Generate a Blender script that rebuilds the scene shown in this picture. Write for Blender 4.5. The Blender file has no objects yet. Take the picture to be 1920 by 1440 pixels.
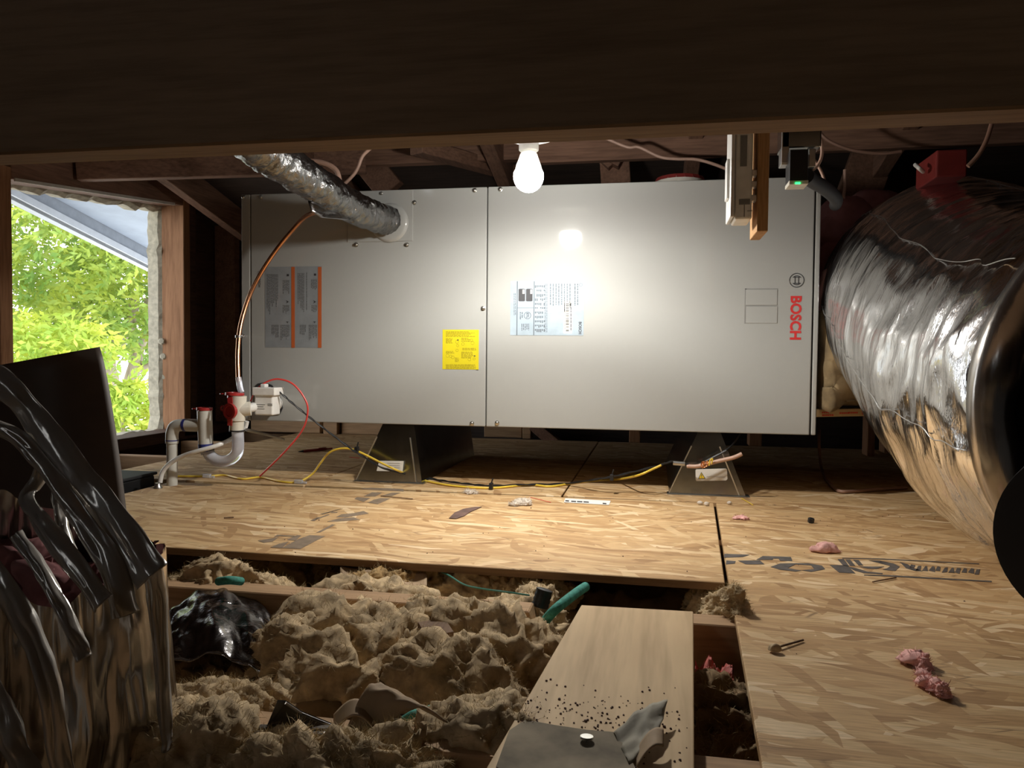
import bpy, math, random
from mathutils import Vector, Matrix, noise as N
random.seed(7)
C = bpy.context.scene
COL = C.collection
PI = math.pi

# ---------------------------------------------------------------- camera, world, exposure
CAM = Vector((0.0, 0.0, 0.305))
YAW, PIT, ROL = -0.1837, -0.0352, 0.0093
F = 1440.0                                   # focal length in pixels of the 1920x1440 frame
FW = Vector((math.sin(YAW)*math.cos(PIT), math.cos(YAW)*math.cos(PIT), math.sin(PIT)))
_rt = Vector((math.cos(YAW), -math.sin(YAW), 0)); _up = _rt.cross(FW)
RT = _rt*math.cos(ROL) + _up*math.sin(ROL)
UP = _up*math.cos(ROL) - _rt*math.sin(ROL)
cd = bpy.data.cameras.new('camera'); cam = bpy.data.objects.new('camera', cd); COL.objects.link(cam)
cd.sensor_fit = 'HORIZONTAL'; cd.sensor_width = 36.0; cd.lens = 36.0*F/1920.0
cd.clip_start = 0.02; cd.clip_end = 200
m3 = Matrix((RT, UP, -FW)).transposed()
cam.matrix_world = Matrix.Translation(CAM) @ m3.to_4x4()
C.camera = cam
w = bpy.data.worlds.new('sky'); C.world = w; w.use_nodes = True
bg = w.node_tree.nodes['Background']
bg.inputs[0].default_value = (0.93, 0.97, 1.0, 1); bg.inputs[1].default_value = 2.2
C.view_settings.view_transform = 'Standard'; C.view_settings.look = 'None'
C.view_settings.exposure = 0.78; C.view_settings.gamma = 1.0
C.view_settings.use_curve_mapping = False
C.cycles.diffuse_bounces = 8; C.cycles.max_bounces = 14
LAMP_W = 19.0

# ---------------------------------------------------------------- helpers
def ray(x, y): return FW + RT*((x-960)/F) + UP*((720-y)/F)
def at(x, y, ax, v):                        # a pixel of the photograph -> the point of it on the plane ax = v
    d = ray(x, y); i = 'XYZ'.index(ax)
    return CAM + d*((v-CAM[i])/d[i])
def dp(x, y, d): return CAM + ray(x, y)*d   # ... -> the point of it d metres away
FY = 1.762                                  # front face of the air handler
def fc(x, y, o=0.0): return at(x, y, 'Y', FY-o)

WL = {}
class MB:
    def __init__(s): s.v = []; s.f = []
    def add(s, vs, fs):
        o = len(s.v); s.v += [Vector(a) for a in vs]; s.f += [tuple(i+o for i in f) for f in fs]; return s
    def box(s, x0, x1, y0, y1, z0, z1):
        v = [(x0,y0,z0),(x1,y0,z0),(x1,y1,z0),(x0,y1,z0),(x0,y0,z1),(x1,y0,z1),(x1,y1,z1),(x0,y1,z1)]
        return s.add(v, [(0,3,2,1),(4,5,6,7),(0,1,5,4),(1,2,6,5),(2,3,7,6),(3,0,4,7)])
    def prism(s, poly, ext):                # poly: loop of points, ext: extrusion vector
        n = len(poly); e = Vector(ext); p = [Vector(a) for a in poly]
        v = p + [a+e for a in p]
        f = [tuple(range(n))[::-1], tuple(range(n, 2*n))] + [(i, (i+1) % n, n+(i+1) % n, n+i) for i in range(n)]
        return s.add(v, f)
    def beam(s, a, b, w_, h, upv=(0,0,1)):  # bar from a to b; w_ sideways, h along upv, centred on the line
        a = Vector(a); b = Vector(b); d = (b-a).normalized()
        sd = d.cross(Vector(upv)).normalized(); u = sd.cross(d)
        q = [sd*(-w_/2)+u*(-h/2), sd*(w_/2)+u*(-h/2), sd*(w_/2)+u*(h/2), sd*(-w_/2)+u*(h/2)]
        return s.prism([a+k for k in q], b-a)
    def tube(s, pts, r, n=10, sub=6, closed_ends=True):
        P = [Vector(p) for p in pts]
        if sub > 1 and len(P) > 2: P = catmull(P, sub)
        rr = r if isinstance(r, (list, tuple)) else None
        t0 = (P[1]-P[0]).normalized()
        a = t0.orthogonal().normalized(); vs = []
        for i, p in enumerate(P):
            t = (P[min(i+1, len(P)-1)]-P[max(i-1, 0)]).normalized()
            a = (a - t*a.dot(t)).normalized(); b = t.cross(a)
            k = i/(len(P)-1)
            rad = (rr[0]+(rr[1]-rr[0])*k) if rr else r
            for j in range(n):
                th = 2*PI*j/n; vs.append(p + a*(rad*math.cos(th)) + b*(rad*math.sin(th)))
        fs = [(i*n+j, i*n+(j+1) % n, (i+1)*n+(j+1) % n, (i+1)*n+j) for i in range(len(P)-1) for j in range(n)]
        if closed_ends: fs += [tuple(range(n))[::-1], tuple((len(P)-1)*n+j for j in range(n))]
        return s.add(vs, fs)
    def lathe(s, base, axis, prof, n=24):   # prof: list of (radius, height along axis)
        ax = Vector(axis).normalized(); a = ax.orthogonal().normalized(); b = ax.cross(a); B = Vector(base)
        vs = [B + ax*h + a*(r*math.cos(2*PI*j/n)) + b*(r*math.sin(2*PI*j/n)) for r, h in prof for j in range(n)]
        fs = [(i*n+j, i*n+(j+1) % n, (i+1)*n+(j+1) % n, (i+1)*n+j) for i in range(len(prof)-1) for j in range(n)]
        if prof[0][0] > 1e-6: fs.append(tuple(range(n))[::-1])
        if prof[-1][0] > 1e-6: fs.append(tuple((len(prof)-1)*n+j for j in range(n)))
        return s.add(vs, fs)
    def grid(s, fn, nu, nv, thick=0.0):     # fn(u, v) -> point; a sheet, given thickness along its normals
        P = [[Vector(fn(i/nu, j/nv)) for i in range(nu+1)] for j in range(nv+1)]
        vs = [p for row in P for p in row]; W_ = nu+1
        fs = [(j*W_+i, j*W_+i+1, (j+1)*W_+i+1, (j+1)*W_+i) for j in range(nv) for i in range(nu)]
        if thick:
            nm = []
            for j in range(nv+1):
                for i in range(nu+1):
                    a = P[j][min(i+1, nu)]-P[j][max(i-1, 0)]; b = P[min(j+1, nv)][i]-P[max(j-1, 0)][i]
                    c = a.cross(b); nm.append(c.normalized() if c.length > 1e-12 else Vector((0,0,1)))
            o = len(vs); vs = vs + [p-n_*thick for p, n_ in zip(vs, nm)]
            fs = fs + [tuple(k+o for k in f[::-1]) for f in fs]
            bd = [i for i in range(nu+1)] + [j*W_+nu for j in range(1, nv+1)] + [nv*W_+i for i in range(nu-1, -1, -1)] + [j*W_ for j in range(nv-1, 0, -1)]
            fs += [(bd[k+1-len(bd)], bd[k], bd[k]+o, bd[k+1-len(bd)]+o) for k in range(len(bd))]
        return s.add(vs, fs)

def catmull(P, sub):
    out = []
    for i in range(len(P)-1):
        p0 = P[max(i-1, 0)]; p1 = P[i]; p2 = P[i+1]; p3 = P[min(i+2, len(P)-1)]
        for k in range(sub):
            t = k/sub
            out.append(0.5*((2*p1)+(p2-p0)*t+(2*p0-5*p1+4*p2-p3)*t*t+(3*p1-p0-3*p2+p3)*t**3))
    return out+[P[-1]]

def props(o, label=None, cat=None, group=None, kind=None):
    for k, v_ in (('label', label), ('category', cat), ('group', group), ('kind', kind)):
        if v_: o[k] = v_
    return o
def thing(name, loc, label, cat, group=None):
    o = bpy.data.objects.new(name, None); COL.objects.link(o); o.empty_display_size = 0.05
    o.location = loc; WL[o.name] = Vector(loc); return props(o, label, cat, group)
def obj(name, mb, mat, parent=None, label=None, cat=None, group=None, kind=None, smooth=False, bevel=0, seg=2):
    lo = Vector([min(v[i] for v in mb.v) for i in range(3)]); hi = Vector([max(v[i] for v in mb.v) for i in range(3)])
    org = Vector(((lo.x+hi.x)/2, (lo.y+hi.y)/2, lo.z))
    me = bpy.data.meshes.new(name); me.from_pydata([v-org for v in mb.v], [], mb.f); me.update()
    me.materials.append(M[mat])
    if smooth: me.polygons.foreach_set('use_smooth', [True]*len(me.polygons))
    o = bpy.data.objects.new(name, me); COL.objects.link(o); WL[o.name] = org
    if parent: o.parent = parent; o.location = org-WL[parent.name]
    else: o.location = org
    if bevel:
        b = o.modifiers.new('bevel', 'BEVEL'); b.width = bevel; b.segments = seg; b.limit_method = 'ANGLE'
    if smooth and smooth != 'all':
        try: me.set_sharp_from_angle(angle=math.radians(50))
        except Exception: pass
    return props(o, label, cat, group, kind)
def copy_tree(o, loc, label=None, parent=None):
    c = o.copy(); COL.objects.link(c)
    if parent: c.parent = parent
    if loc is not None: c.location = loc
    if label: c['label'] = label
    for ch in o.children: copy_tree(ch, None, None, c)
    return c
FONT = {}
def text_mb(s, size, origin, xdir, ydir, bold=0.0, depth=0.0, align='CENTER', mb=None):
    cu = bpy.data.curves.new('t', 'FONT'); cu.body = s; cu.size = size; cu.align_x = align; cu.align_y = 'CENTER'
    cu.offset = bold; cu.resolution_u = 3
    o = bpy.data.objects.new('t', cu); COL.objects.link(o)
    dg = bpy.context.evaluated_depsgraph_get(); me = bpy.data.meshes.new_from_object(o.evaluated_get(dg))
    xd = Vector(xdir); yd = Vector(ydir); O = Vector(origin)
    mb = mb or MB()
    mb.add([O+xd*v.co.x+yd*v.co.y for v in me.vertices], [tuple(p.vertices) for p in me.polygons])
    bpy.data.objects.remove(o); bpy.data.curves.remove(cu); bpy.data.meshes.remove(me)
    return mb

# ---------------------------------------------------------------- materials
M = {}
class NT:
    def __init__(s, name):
        m = bpy.data.materials.new(name); m.use_nodes = True; s.m = m; s.t = m.node_tree; s.b = s.t.nodes['Principled BSDF']; M[name] = m
    def n(s, typ, ins=None, **kw):
        k = s.t.nodes.new(typ)
        for a, v_ in kw.items(): setattr(k, a, v_)
        for a, v_ in (ins or {}).items():
            if isinstance(v_, bpy.types.NodeSocket): s.t.links.new(v_, k.inputs[a])
            else: k.inputs[a].default_value = v_
        return k
    def set(s, **kw):
        for a, v_ in kw.items():
            a = a.replace('_', ' ')
            if isinstance(v_, bpy.types.NodeSocket): s.t.links.new(v_, s.b.inputs[a])
            else: s.b.inputs[a].default_value = v_
        return s
    def ramp(s, fac, stops, interp='LINEAR'):
        k = s.n('ShaderNodeValToRGB', {'Fac': fac}); k.color_ramp.interpolation = interp
        e = k.color_ramp.elements
        while len(e) > 1: e.remove(e[-1])
        e[0].position = stops[0][0]; e[0].color = stops[0][1]+(1,)
        for p, c in stops[1:]: x = e.new(p); x.color = c+(1,)
        return k.outputs[0]
    def mix(s, fac, a, b, typ='MIX'):
        k = s.n('ShaderNodeMix', data_type='RGBA', blend_type=typ)
        for sock, v_ in ((k.inputs[0], fac), (k.inputs[6], a), (k.inputs[7], b)):
            if isinstance(v_, bpy.types.NodeSocket): s.t.links.new(v_, sock)
            else: sock.default_value = v_ if not isinstance(v_, tuple) else (v_+(1,) if len(v_) == 3 else v_)
        return k.outputs[2]
    def math(s, op, a, b=0.0):
        k = s.n('ShaderNodeMath', {0: a, 1: b}, operation=op); return k.outputs[0]
    def coord(s, scale=(1,1,1), rot=(0,0,0), obj_=True):
        if obj_: v_ = s.n('ShaderNodeTexCoord').outputs['Object']
        else: v_ = s.n('ShaderNodeNewGeometry').outputs['Position']
        return s.n('ShaderNodeMapping', {'Vector': v_, 'Scale': scale, 'Rotation': rot}).outputs[0]
    def noise(s, vec, scale, detail=4, rough=.55, dist=0):
        return s.n('ShaderNodeTexNoise', {'Vector': vec, 'Scale': scale, 'Detail': detail, 'Roughness': rough, 'Distortion': dist}).outputs[0]
    def bump(s, h, strength=.3, dist=.002):
        k = s.n('ShaderNodeBump', {'Height': h, 'Strength': strength, 'Distance': dist}); s.set(Normal=k.outputs[0]); return s
def plain(name, col, rough=.5, metal=0, coat=0, coatr=.05, var=.12, sc=30, bump=0.0):
    t = NT(name); c = t.coord()
    n_ = t.noise(c, sc, 5)
    t.set(Base_Color=t.ramp(n_, [(.3, tuple(max(x*(1-var), 0) for x in col)), (.7, tuple(min(x*(1+var), 1) for x in col))]), Roughness=rough, Metallic=metal)
    if coat: t.set(Coat_Weight=coat, Coat_Roughness=coatr)
    if bump: t.bump(n_, bump)
    return t
def wood(name, dark, light, axis=0, rough=.75, rings=26.0, spec=.3):
    t = NT(name); sc = [1,1,1]; sc[axis] = .07
    c = t.coord(scale=tuple(sc), obj_=False)
    a = t.noise(c, rings, 6, .65, .6); b = t.noise(c, rings*6, 3, .6)
    g = t.noise(t.coord(obj_=False), 3.0, 3)
    col = t.ramp(a, [(.28, dark), (.5, tuple((x+y)/2 for x, y in zip(dark, light))), (.72, light)])
    col = t.mix(.35, col, t.ramp(b, [(.35, tuple(x*.6 for x in dark)), (.6, light)]))
    col = t.mix(t.ramp(g, [(.35, (0,0,0)), (.75, (.35,.35,.35))]), col, tuple(x*.7 for x in dark))
    t.set(Base_Color=col, Roughness=rough, Specular_IOR_Level=spec); t.bump(b, .25, .001)
    return t
def osb(name):
    t = NT(name)
    base = t.coord(obj_=False)
    wz = t.n('ShaderNodeTexNoise', {'Vector': base, 'Scale': 5.0, 'Detail': 2.0})
    warp = t.n('ShaderNodeMix', {0: .035}, data_type='RGBA', blend_type='LINEAR_LIGHT'); t.t.links.new(base, warp.inputs[6]); t.t.links.new(wz.outputs['Color'], warp.inputs[7])
    wv = warp.outputs[2]
    layers = []
    for k, (ang, sx, sy) in enumerate([(3, 8, 62), (-12, 9, 74), (20, 11, 70), (-38, 12, 62), (64, 13, 66), (9, 9, 88)]):
        mp = t.n('ShaderNodeMapping', {'Vector': wv, 'Rotation': (0,0,math.radians(ang)), 'Location': (k*3.7, k*1.9, 0)}).outputs[0]
        mp = t.n('ShaderNodeMapping', {'Vector': mp, 'Scale': (sx, sy, 1)}).outputs[0]
        v_ = t.n('ShaderNodeTexVoronoi', {'Vector': mp, 'Scale': 1.0, 'Randomness': 1.0}, voronoi_dimensions='2D')
        sep = t.n('ShaderNodeSeparateColor', {'Color': v_.outputs['Color']})
        grain = t.noise(t.n('ShaderNodeMapping', {'Vector': mp, 'Scale': (.5, 5, 1)}).outputs[0], 2.0, 3)
        layers.append((sep.outputs[0], sep.outputs[1], grain, v_.outputs['Distance']))
    stops = [(0, (.36,.205,.090)), (.2, (.48,.295,.137)), (.6, (.57,.375,.188)), (.86, (.64,.45,.245)), (1, (.76,.58,.37))]
    col = t.ramp(layers[0][0], stops); h = layers[0][1]
    for k, (r1, r2, g, d) in enumerate(layers[1:]):
        th = [.42, .56, .66, .76, .6][k]
        fac = t.ramp(r2, [(th, (0,0,0)), (th+.01, (1,1,1))])
        cc = t.ramp(r1, stops)
        col = t.mix(fac, col, cc); h = t.mix(fac, h, r1)
    gr = t.noise(t.n('ShaderNodeMapping', {'Vector': base, 'Scale': (5, 75, 1)}).outputs[0], 5.0, 6)
    col = t.mix(.55, col, t.ramp(gr, [(.3, (.50,.46,.40)), (.62, (1.12,1.11,1.09))]), 'MULTIPLY')
    v2 = t.n('ShaderNodeTexVoronoi', {'Vector': t.n('ShaderNodeMapping', {'Vector': wv, 'Scale': (13, 62, 1), 'Rotation': (0,0,.1)}).outputs[0], 'Scale': 1.0}, voronoi_dimensions='2D', feature='DISTANCE_TO_EDGE')
    crack = t.ramp(v2.outputs[0], [(0.0, (1,1,1)), (.055, (0,0,0))])
    spot = t.ramp(t.noise(base, 9, 2), [(.56, (0,0,0)), (.66, (.8,.8,.8))])
    col = t.mix(t.mix(1, crack, spot, 'MULTIPLY'), col, (.12,.062,.028))
    dk = t.ramp(t.noise(t.n('ShaderNodeMapping', {'Vector': base, 'Scale': (8, 50, 1), 'Rotation': (0,0,-.12)}).outputs[0], 2.2, 3), [(.66, (0,0,0)), (.72, (.6,.6,.6))])
    col = t.mix(dk, col, (.22,.115,.05))
    t.set(Base_Color=col, Roughness=.62, Specular_IOR_Level=.35); t.bump(h, .25, .0012)
osb('osb')
wood('osb_edge', (.16,.09,.045), (.30,.18,.09), 0)
wood('red_wood', (.15,.078,.052), (.33,.18,.115), 1)
wood('red_wood_x', (.15,.078,.052), (.36,.20,.13), 0)
wood('red_wood_z', (.25,.115,.055), (.50,.265,.14), 2)
wood('joist_wood', (.34,.205,.11), (.54,.345,.19), 0)
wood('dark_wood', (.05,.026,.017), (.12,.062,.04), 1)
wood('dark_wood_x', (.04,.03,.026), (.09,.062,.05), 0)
wood('beam_wood', (.26,.165,.10), (.40,.26,.16), 0)
wood('plank_wood', (.52,.345,.18), (.80,.59,.35), 1, rough=.7, rings=9)
wood('fir_wood', (.34,.17,.07), (.60,.36,.16), 2, rings=60)
wood('chip_wood', (.10,.055,.03), (.24,.14,.08), 1)
wood('trunk_bark', (.30,.24,.19), (.55,.47,.38), 2, rings=5)
# painted cabinet: satin paint under a thin clear coat
t = NT('cabinet_paint'); n_ = t.noise(t.coord(obj_=False), 240, 3)
t.set(Base_Color=(.36,.365,.35,1), Roughness=.5, Coat_Weight=1.0, Coat_Roughness=.05, Specular_IOR_Level=.25); t.bump(n_, .012, .001)
plain('cabinet_dark', (.22,.22,.21), .6)
plain('steel', (.62,.62,.61), .32, 1.0, var=.08)
plain('galvanised', (.36,.37,.36), .2, 1.0, var=.22, sc=22)
plain('screw_steel', (.55,.54,.50), .3, 1.0)
plain('black_plastic', (.012,.012,.013), .45)
plain('black_rubber', (.018,.018,.02), .7)
plain('black_matte', (.004,.004,.0045), .9, sc=8)
plain('white_plastic', (.72,.71,.68), .35, coat=.2)
plain('cream_plastic', (.62,.59,.51), .4)
plain('white_cap', (.80,.80,.76), .35)
plain('red_plastic', (.33,.022,.022), .35, coat=.3)
plain('red_dark', (.20,.018,.014), .7)
plain('red_wire', (.62,.05,.04), .35, coat=.3)
plain('yellow_wire', (.78,.55,.06), .4, coat=.2)
plain('pink_wire', (.52,.33,.25), .45)
plain('brown_wire', (.30,.17,.12), .5)
plain('copper', (.78,.38,.20), .24, 1.0, var=.15)
plain('primer', (.03,.035,.18), .4, var=.5, sc=90)
plain('pvc', (.55,.54,.49), .4, coat=.2)
plain('label_grey', (.235,.255,.27), .35, coat=.2)
plain('label_blue', (.33,.40,.46), .28, coat=.3)
plain('label_yellow', (.62,.53,.01), .5, var=.04)
plain('label_white', (.78,.77,.73), .5, var=.04)
plain('label_orange', (.45,.105,.03), .4, var=.05)
plain('print_dark', (.035,.035,.04), .5)
plain('print_grey', (.11,.115,.12), .5)
plain('print_pale', (.10,.12,.14), .5)
plain('print_olive', (.30,.24,.01), .5)
plain('print_red', (.60,.03,.03), .45)
plain('warn_yellow', (.80,.56,.02), .5, var=.04)
plain('kraft', (.34,.235,.14), .8, var=.3, sc=14, bump=.2)
plain('kraft_pale', (.50,.38,.22), .8, var=.15)
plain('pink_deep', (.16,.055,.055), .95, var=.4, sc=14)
plain('stamp_pale', (.20,.145,.098), .7, var=.25, sc=60)
plain('kraft_grey', (.30,.27,.21), .8, var=.3, sc=18, bump=.2)
plain('tar_paper', (.22,.18,.125), .9, var=.55, sc=16, bump=.4)
plain('paper_white', (.62,.59,.52), .8)
plain('cardboard', (.07,.045,.03), .6, var=.4, sc=7)
plain('green_cloth', (.05,.28,.22), .8, var=.35, sc=160, bump=.4)
plain('green_wire', (.05,.22,.17), .5)
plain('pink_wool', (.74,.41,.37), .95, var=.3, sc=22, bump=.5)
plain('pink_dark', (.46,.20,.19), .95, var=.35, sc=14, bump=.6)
plain('pink_paper', (.50,.13,.11), .7, var=.5, sc=22)
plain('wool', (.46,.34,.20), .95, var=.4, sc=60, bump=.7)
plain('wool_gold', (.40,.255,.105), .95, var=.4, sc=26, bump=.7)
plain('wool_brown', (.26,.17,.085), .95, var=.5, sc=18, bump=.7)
plain('wool_fibre', (.48,.37,.20), .9, var=.3, sc=50)
plain('batt', (.17,.12,.06), .95, var=.6, sc=14, bump=.6)
plain('fluff_white', (.62,.55,.47), .95)
plain('leaf_debris', (.13,.075,.06), .8, var=.4)
plain('rust_metal', (.14,.125,.11), .45, .5, var=.6)
plain('plaster', (.36,.33,.28), .95, var=.3, sc=30, bump=.6)
plain('stucco', (.50,.46,.36), .95, var=.25, sc=60, bump=.8)
plain('soffit_paint', (.30,.34,.40), .8, var=.1, sc=9)
plain('fascia_paint', (.42,.44,.47), .7, var=.06)
plain('trim_grey', (.20,.22,.25), .7, var=.1)
plain('ground', (.75,.74,.70), .9, var=.15, sc=2)
plain('led_off', (.02,.3,.06), .3)
plain('stamp_ink', (.085,.072,.066), .7, var=.4, sc=60)
plain('dust', (.30,.20,.12), .95, var=.5, sc=40)
# leaves: thin and translucent
def leaf(name, a, b):
    t = NT(name)
    col = t.ramp(t.noise(t.coord(obj_=False), 2.6, 4), [(.35, a), (.65, b)])
    t.set(Base_Color=col, Roughness=.55)
    tr = t.n('ShaderNodeBsdfTranslucent', {'Color': col}); mx = t.n('ShaderNodeMixShader', {0: .45, 1: t.b.outputs[0], 2: tr.outputs[0]})
    t.t.links.new(mx.outputs[0], t.t.nodes['Material Output'].inputs[0])
leaf('leaf_green', (.17,.30,.06), (.46,.52,.08)); leaf('leaf_lime', (.32,.47,.07), (.56,.60,.09))
def foil(name, col, rough, stretch, sc, strength, dirt=0.0):
    t = NT(name)
    c = t.coord(scale=stretch)
    a = t.noise(c, sc, 5, .6, .5)
    v_ = t.n('ShaderNodeTexVoronoi', {'Vector': c, 'Scale': sc*.9}, feature='F1')
    h = t.math('ADD', a, t.math('MULTIPLY', v_.outputs['Distance'], .55))
    t.set(Base_Color=col+(1,), Metallic=1.0, Roughness=rough); t.bump(h, strength, .004)
    return t
foil('foil', (.86,.86,.87), .16, (7, 26, 7), 1.6, .75)
foil('foil_dark', (.235,.235,.235), .24, (9,9,9), 7.0, 1.0)
foil('foil_front', (.50,.47,.44), .24, (26,26,3), 1.2, .22)
foil('sheet_black', (.20,.19,.19), .2, (8,8,8), 3.0, .8)
t = NT('clear_vinyl'); t.set(Base_Color=(.80,.82,.90,1), Roughness=.12, Transmission_Weight=.55, IOR=1.3)
t = NT('film'); t.set(Base_Color=(.44,.41,.375,1), Roughness=.22, Metallic=.4); t.bump(t.noise(t.coord(scale=(30,30,6)), 2.0, 4), .2, .003)
# bulb globe: a glowing diffuser that lets its own light out
t = NT('bulb_globe'); tr = t.n('ShaderNodeBsdfTransparent'); em = t.n('ShaderNodeEmission', {'Color': (1,.97,.92,1), 'Strength': 34.0})
ad = t.n('ShaderNodeAddShader', {0: tr.outputs[0], 1: em.outputs[0]}); t.t.links.new(ad.outputs[0], t.t.nodes['Material Output'].inputs[0])
t = NT('bulb_plastic'); tl = t.n('ShaderNodeBsdfTranslucent', {'Color': (.10,.10,.095,1)}); t.set(Base_Color=(.8,.8,.77,1), Roughness=.4)
mx = t.n('ShaderNodeMixShader', {0: .35, 1: t.b.outputs[0], 2: tl.outputs[0]}); t.t.links.new(mx.outputs[0], t.t.nodes['Material Output'].inputs[0])
t = NT('led_green'); t.set(Base_Color=(.02,.4,.08,1), Emission_Color=(.05,1,.25,1), Emission_Strength=1.2)

# ================================================================ SETTING
fl = obj('floor', MB().box(-3.4, 3.2, -2.6, 3.0, -.19, -.152), 'plaster', kind='structure')
OT = -.0115                                 # underside of the panels
def slab(px, name='osb_panel', top=0.0, edge='osb'):
    m = MB().prism([(x, y, OT+.0005) for x, y in px], (0,0,top-OT-.0005)); return obj(name, m, edge, fl, bevel=.0012, seg=1)
XA = at(578, 907, 'Z', 0).x; XB = at(1053, 931, 'Z', 0).x
LX = at(246, 922, 'Z', 0).x
pan_a = slab([(-1.37, 1.672), (XA-.0015, 1.672), (XA-.0015, 2.80), (-1.37, 2.80)])
pan_b = slab([(XA+.0015, 1.676), (XB-.002, 1.676), (XB-.002, 2.80), (XA+.0015, 2.80)])
pan_c = slab([(XB+.002, 1.678), (1.05, 1.678), (1.05, 2.80), (XB+.002, 2.80)])
pan_d = slab([(1.054, 1.678), (2.2, 1.678), (2.2, 2.80), (1.054, 2.80)])
pan_m = slab([(LX, 1.088), (.0985, 1.074), (.1265, 1.666), (LX, 1.640)])
pan_r = slab([(.072, .30), (1.32, .30), (1.32, 1.668), (.132, 1.668), (.104, 1.07)])
pan_bounce = slab([(-1.3, -1.7), (1.3, -1.7), (1.3, .16), (-1.3, .16)])  # unseen panel behind the camera, added to bounce lamp light forward
pan_s = slab([(1.324, .30), (2.5, .30), (2.5, 1.668), (1.324, 1.668)])
# the cut front edge of the middle panel, browner than its face
obj('cut_edge', MB().prism([(LX, 1.0875, OT+.0005), (.0985, 1.0735, OT+.0005), (.0985, 1.0735, -.0006), (LX, 1.0875, -.0006)], (0, -.0008, 0)), 'osb_edge', pan_m, label='brown sawn front edge of the panel')
# joists
JT = -.0122
def joist(x0, x1, y, name='joist', mat='joist_wood', cut=0.0, h=.138):
    poly = [(x0, y, JT-h), (x1+cut, y, JT-h), (x1, y, JT), (x0, y, JT)]
    return obj(name, MB().prism(poly, (0, .038, 0)), mat, fl, bevel=.0015, seg=1)
joist(-1.66, -.150, .935, cut=.05)
joist(.035, 2.4, .935)
joist(-1.66, 2.4, .585)
joist(-1.66, 2.4, 1.345)
joist(-1.66, 2.4, 1.75); joist(-1.69, 2.4, 2.115); joist(-1.69, 2.4, 2.515); joist(-1.69, 2.4, 2.86)
joist(-1.66, 2.4, .18); joist(-1.66, 2.4, -.25)

# left wall: framing round an open gable vent, stucco beyond it
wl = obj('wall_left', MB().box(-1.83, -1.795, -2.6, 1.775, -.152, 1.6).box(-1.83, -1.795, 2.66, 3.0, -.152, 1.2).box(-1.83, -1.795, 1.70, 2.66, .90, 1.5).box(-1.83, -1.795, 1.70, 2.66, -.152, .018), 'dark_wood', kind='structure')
def stud(y0, y1, z0, z1, mat='red_wood_z', nm='stud', x0=-1.79, x1=-1.70, par=None):
    return obj(nm, MB().box(x0, x1, y0, y1, z0, z1), mat, par or wl, bevel=.002, seg=1)
stud(1.752, 1.792, .0, .80); stud(2.555, 2.594, .0, .94)
stud(2.596, 2.632, .0, .94, 'dark_wood')
stud(1.2, 1.238, 0, 1.2, 'dark_wood'); stud(2.90, 2.94, 0, .9, 'red_wood')
hd = MB().prism([(-1.79, 1.792, .768), (-1.79, 2.555, .846), (-1.79, 2.555, .935), (-1.79, 1.792, .935)], (.09, 0, 0))
obj('header', hd, 'red_wood', wl, bevel=.002, seg=1)
obj('header_lip', MB().prism([(-1.7, 1.80, .764), (-1.7, 2.50, .836), (-1.7, 2.50, .845), (-1.7, 1.80, .773)], (.004, 0, 0)), 'paper_white', wl, label='pale splintered strip along the header')
stud(1.62, 3.0, -.011, .027, 'dark_wood', 'bottom_plate')
# rough broken stucco rim of the opening
def rim(a, b, seed, thick=.03):
    a = Vector(a); b = Vector(b); m = MB(); n = 34; ins = Vector((0, 1, 0)) if abs((b-a).z) > abs((b-a).y) else Vector((0, 0, 1))
    vs = []
    for i in range(n+1):
        p = a.lerp(b, i/n); k = N.noise(Vector((i*.45, seed, 0)))*.010 + N.noise(Vector((i*1.3, seed, 3)))*.006
        for q, (dx, s) in enumerate([(-.045, -.03), (-.045, .010), (0.0, .014), (.012+k*.6, .006), (.010, -.03)]):
            vs.append(p + Vector((dx+N.noise(Vector((i*.7, seed, q)))*.004, 0, 0)) + ins*((s+(k if s > 0 else 0))*thick/.03*seed_sign(seed)))
    fs = [(i*5+j, i*5+(j+1) % 5, (i+1)*5+(j+1) % 5, (i+1)*5+j) for i in range(n) for j in range(5)] + [(0,1,2,3,4), tuple(n*5+k for k in (4,3,2,1,0))]
    return m.add(vs, fs)
def seed_sign(s): return -1 if s > 0 else 1
win = obj('window_1', rim((-1.80, 2.565, .0), (-1.80, 2.565, .83), 1.0, .038), 'stucco', kind='structure')
obj('rim_top', rim((-1.80, 1.76, .775), (-1.80, 2.57, .850), 2.0, .045), 'stucco', win)
obj('rim_bottom', rim((-1.80, 1.76, .012), (-1.80, 2.60, .012), -3.0, .034), 'stucco', win)
for i, (px, py) in enumerate([(306, 668), (308, 706), (303, 640)]):
    p = at(px, py, 'X', -1.785); obj('stucco_flake', MB().lathe(p, (0.3, -1, .2), [(0,-.004), (.010,-.003), (.013,0), (.009,.004), (0,.005)], 7), 'stucco', win)

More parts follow.
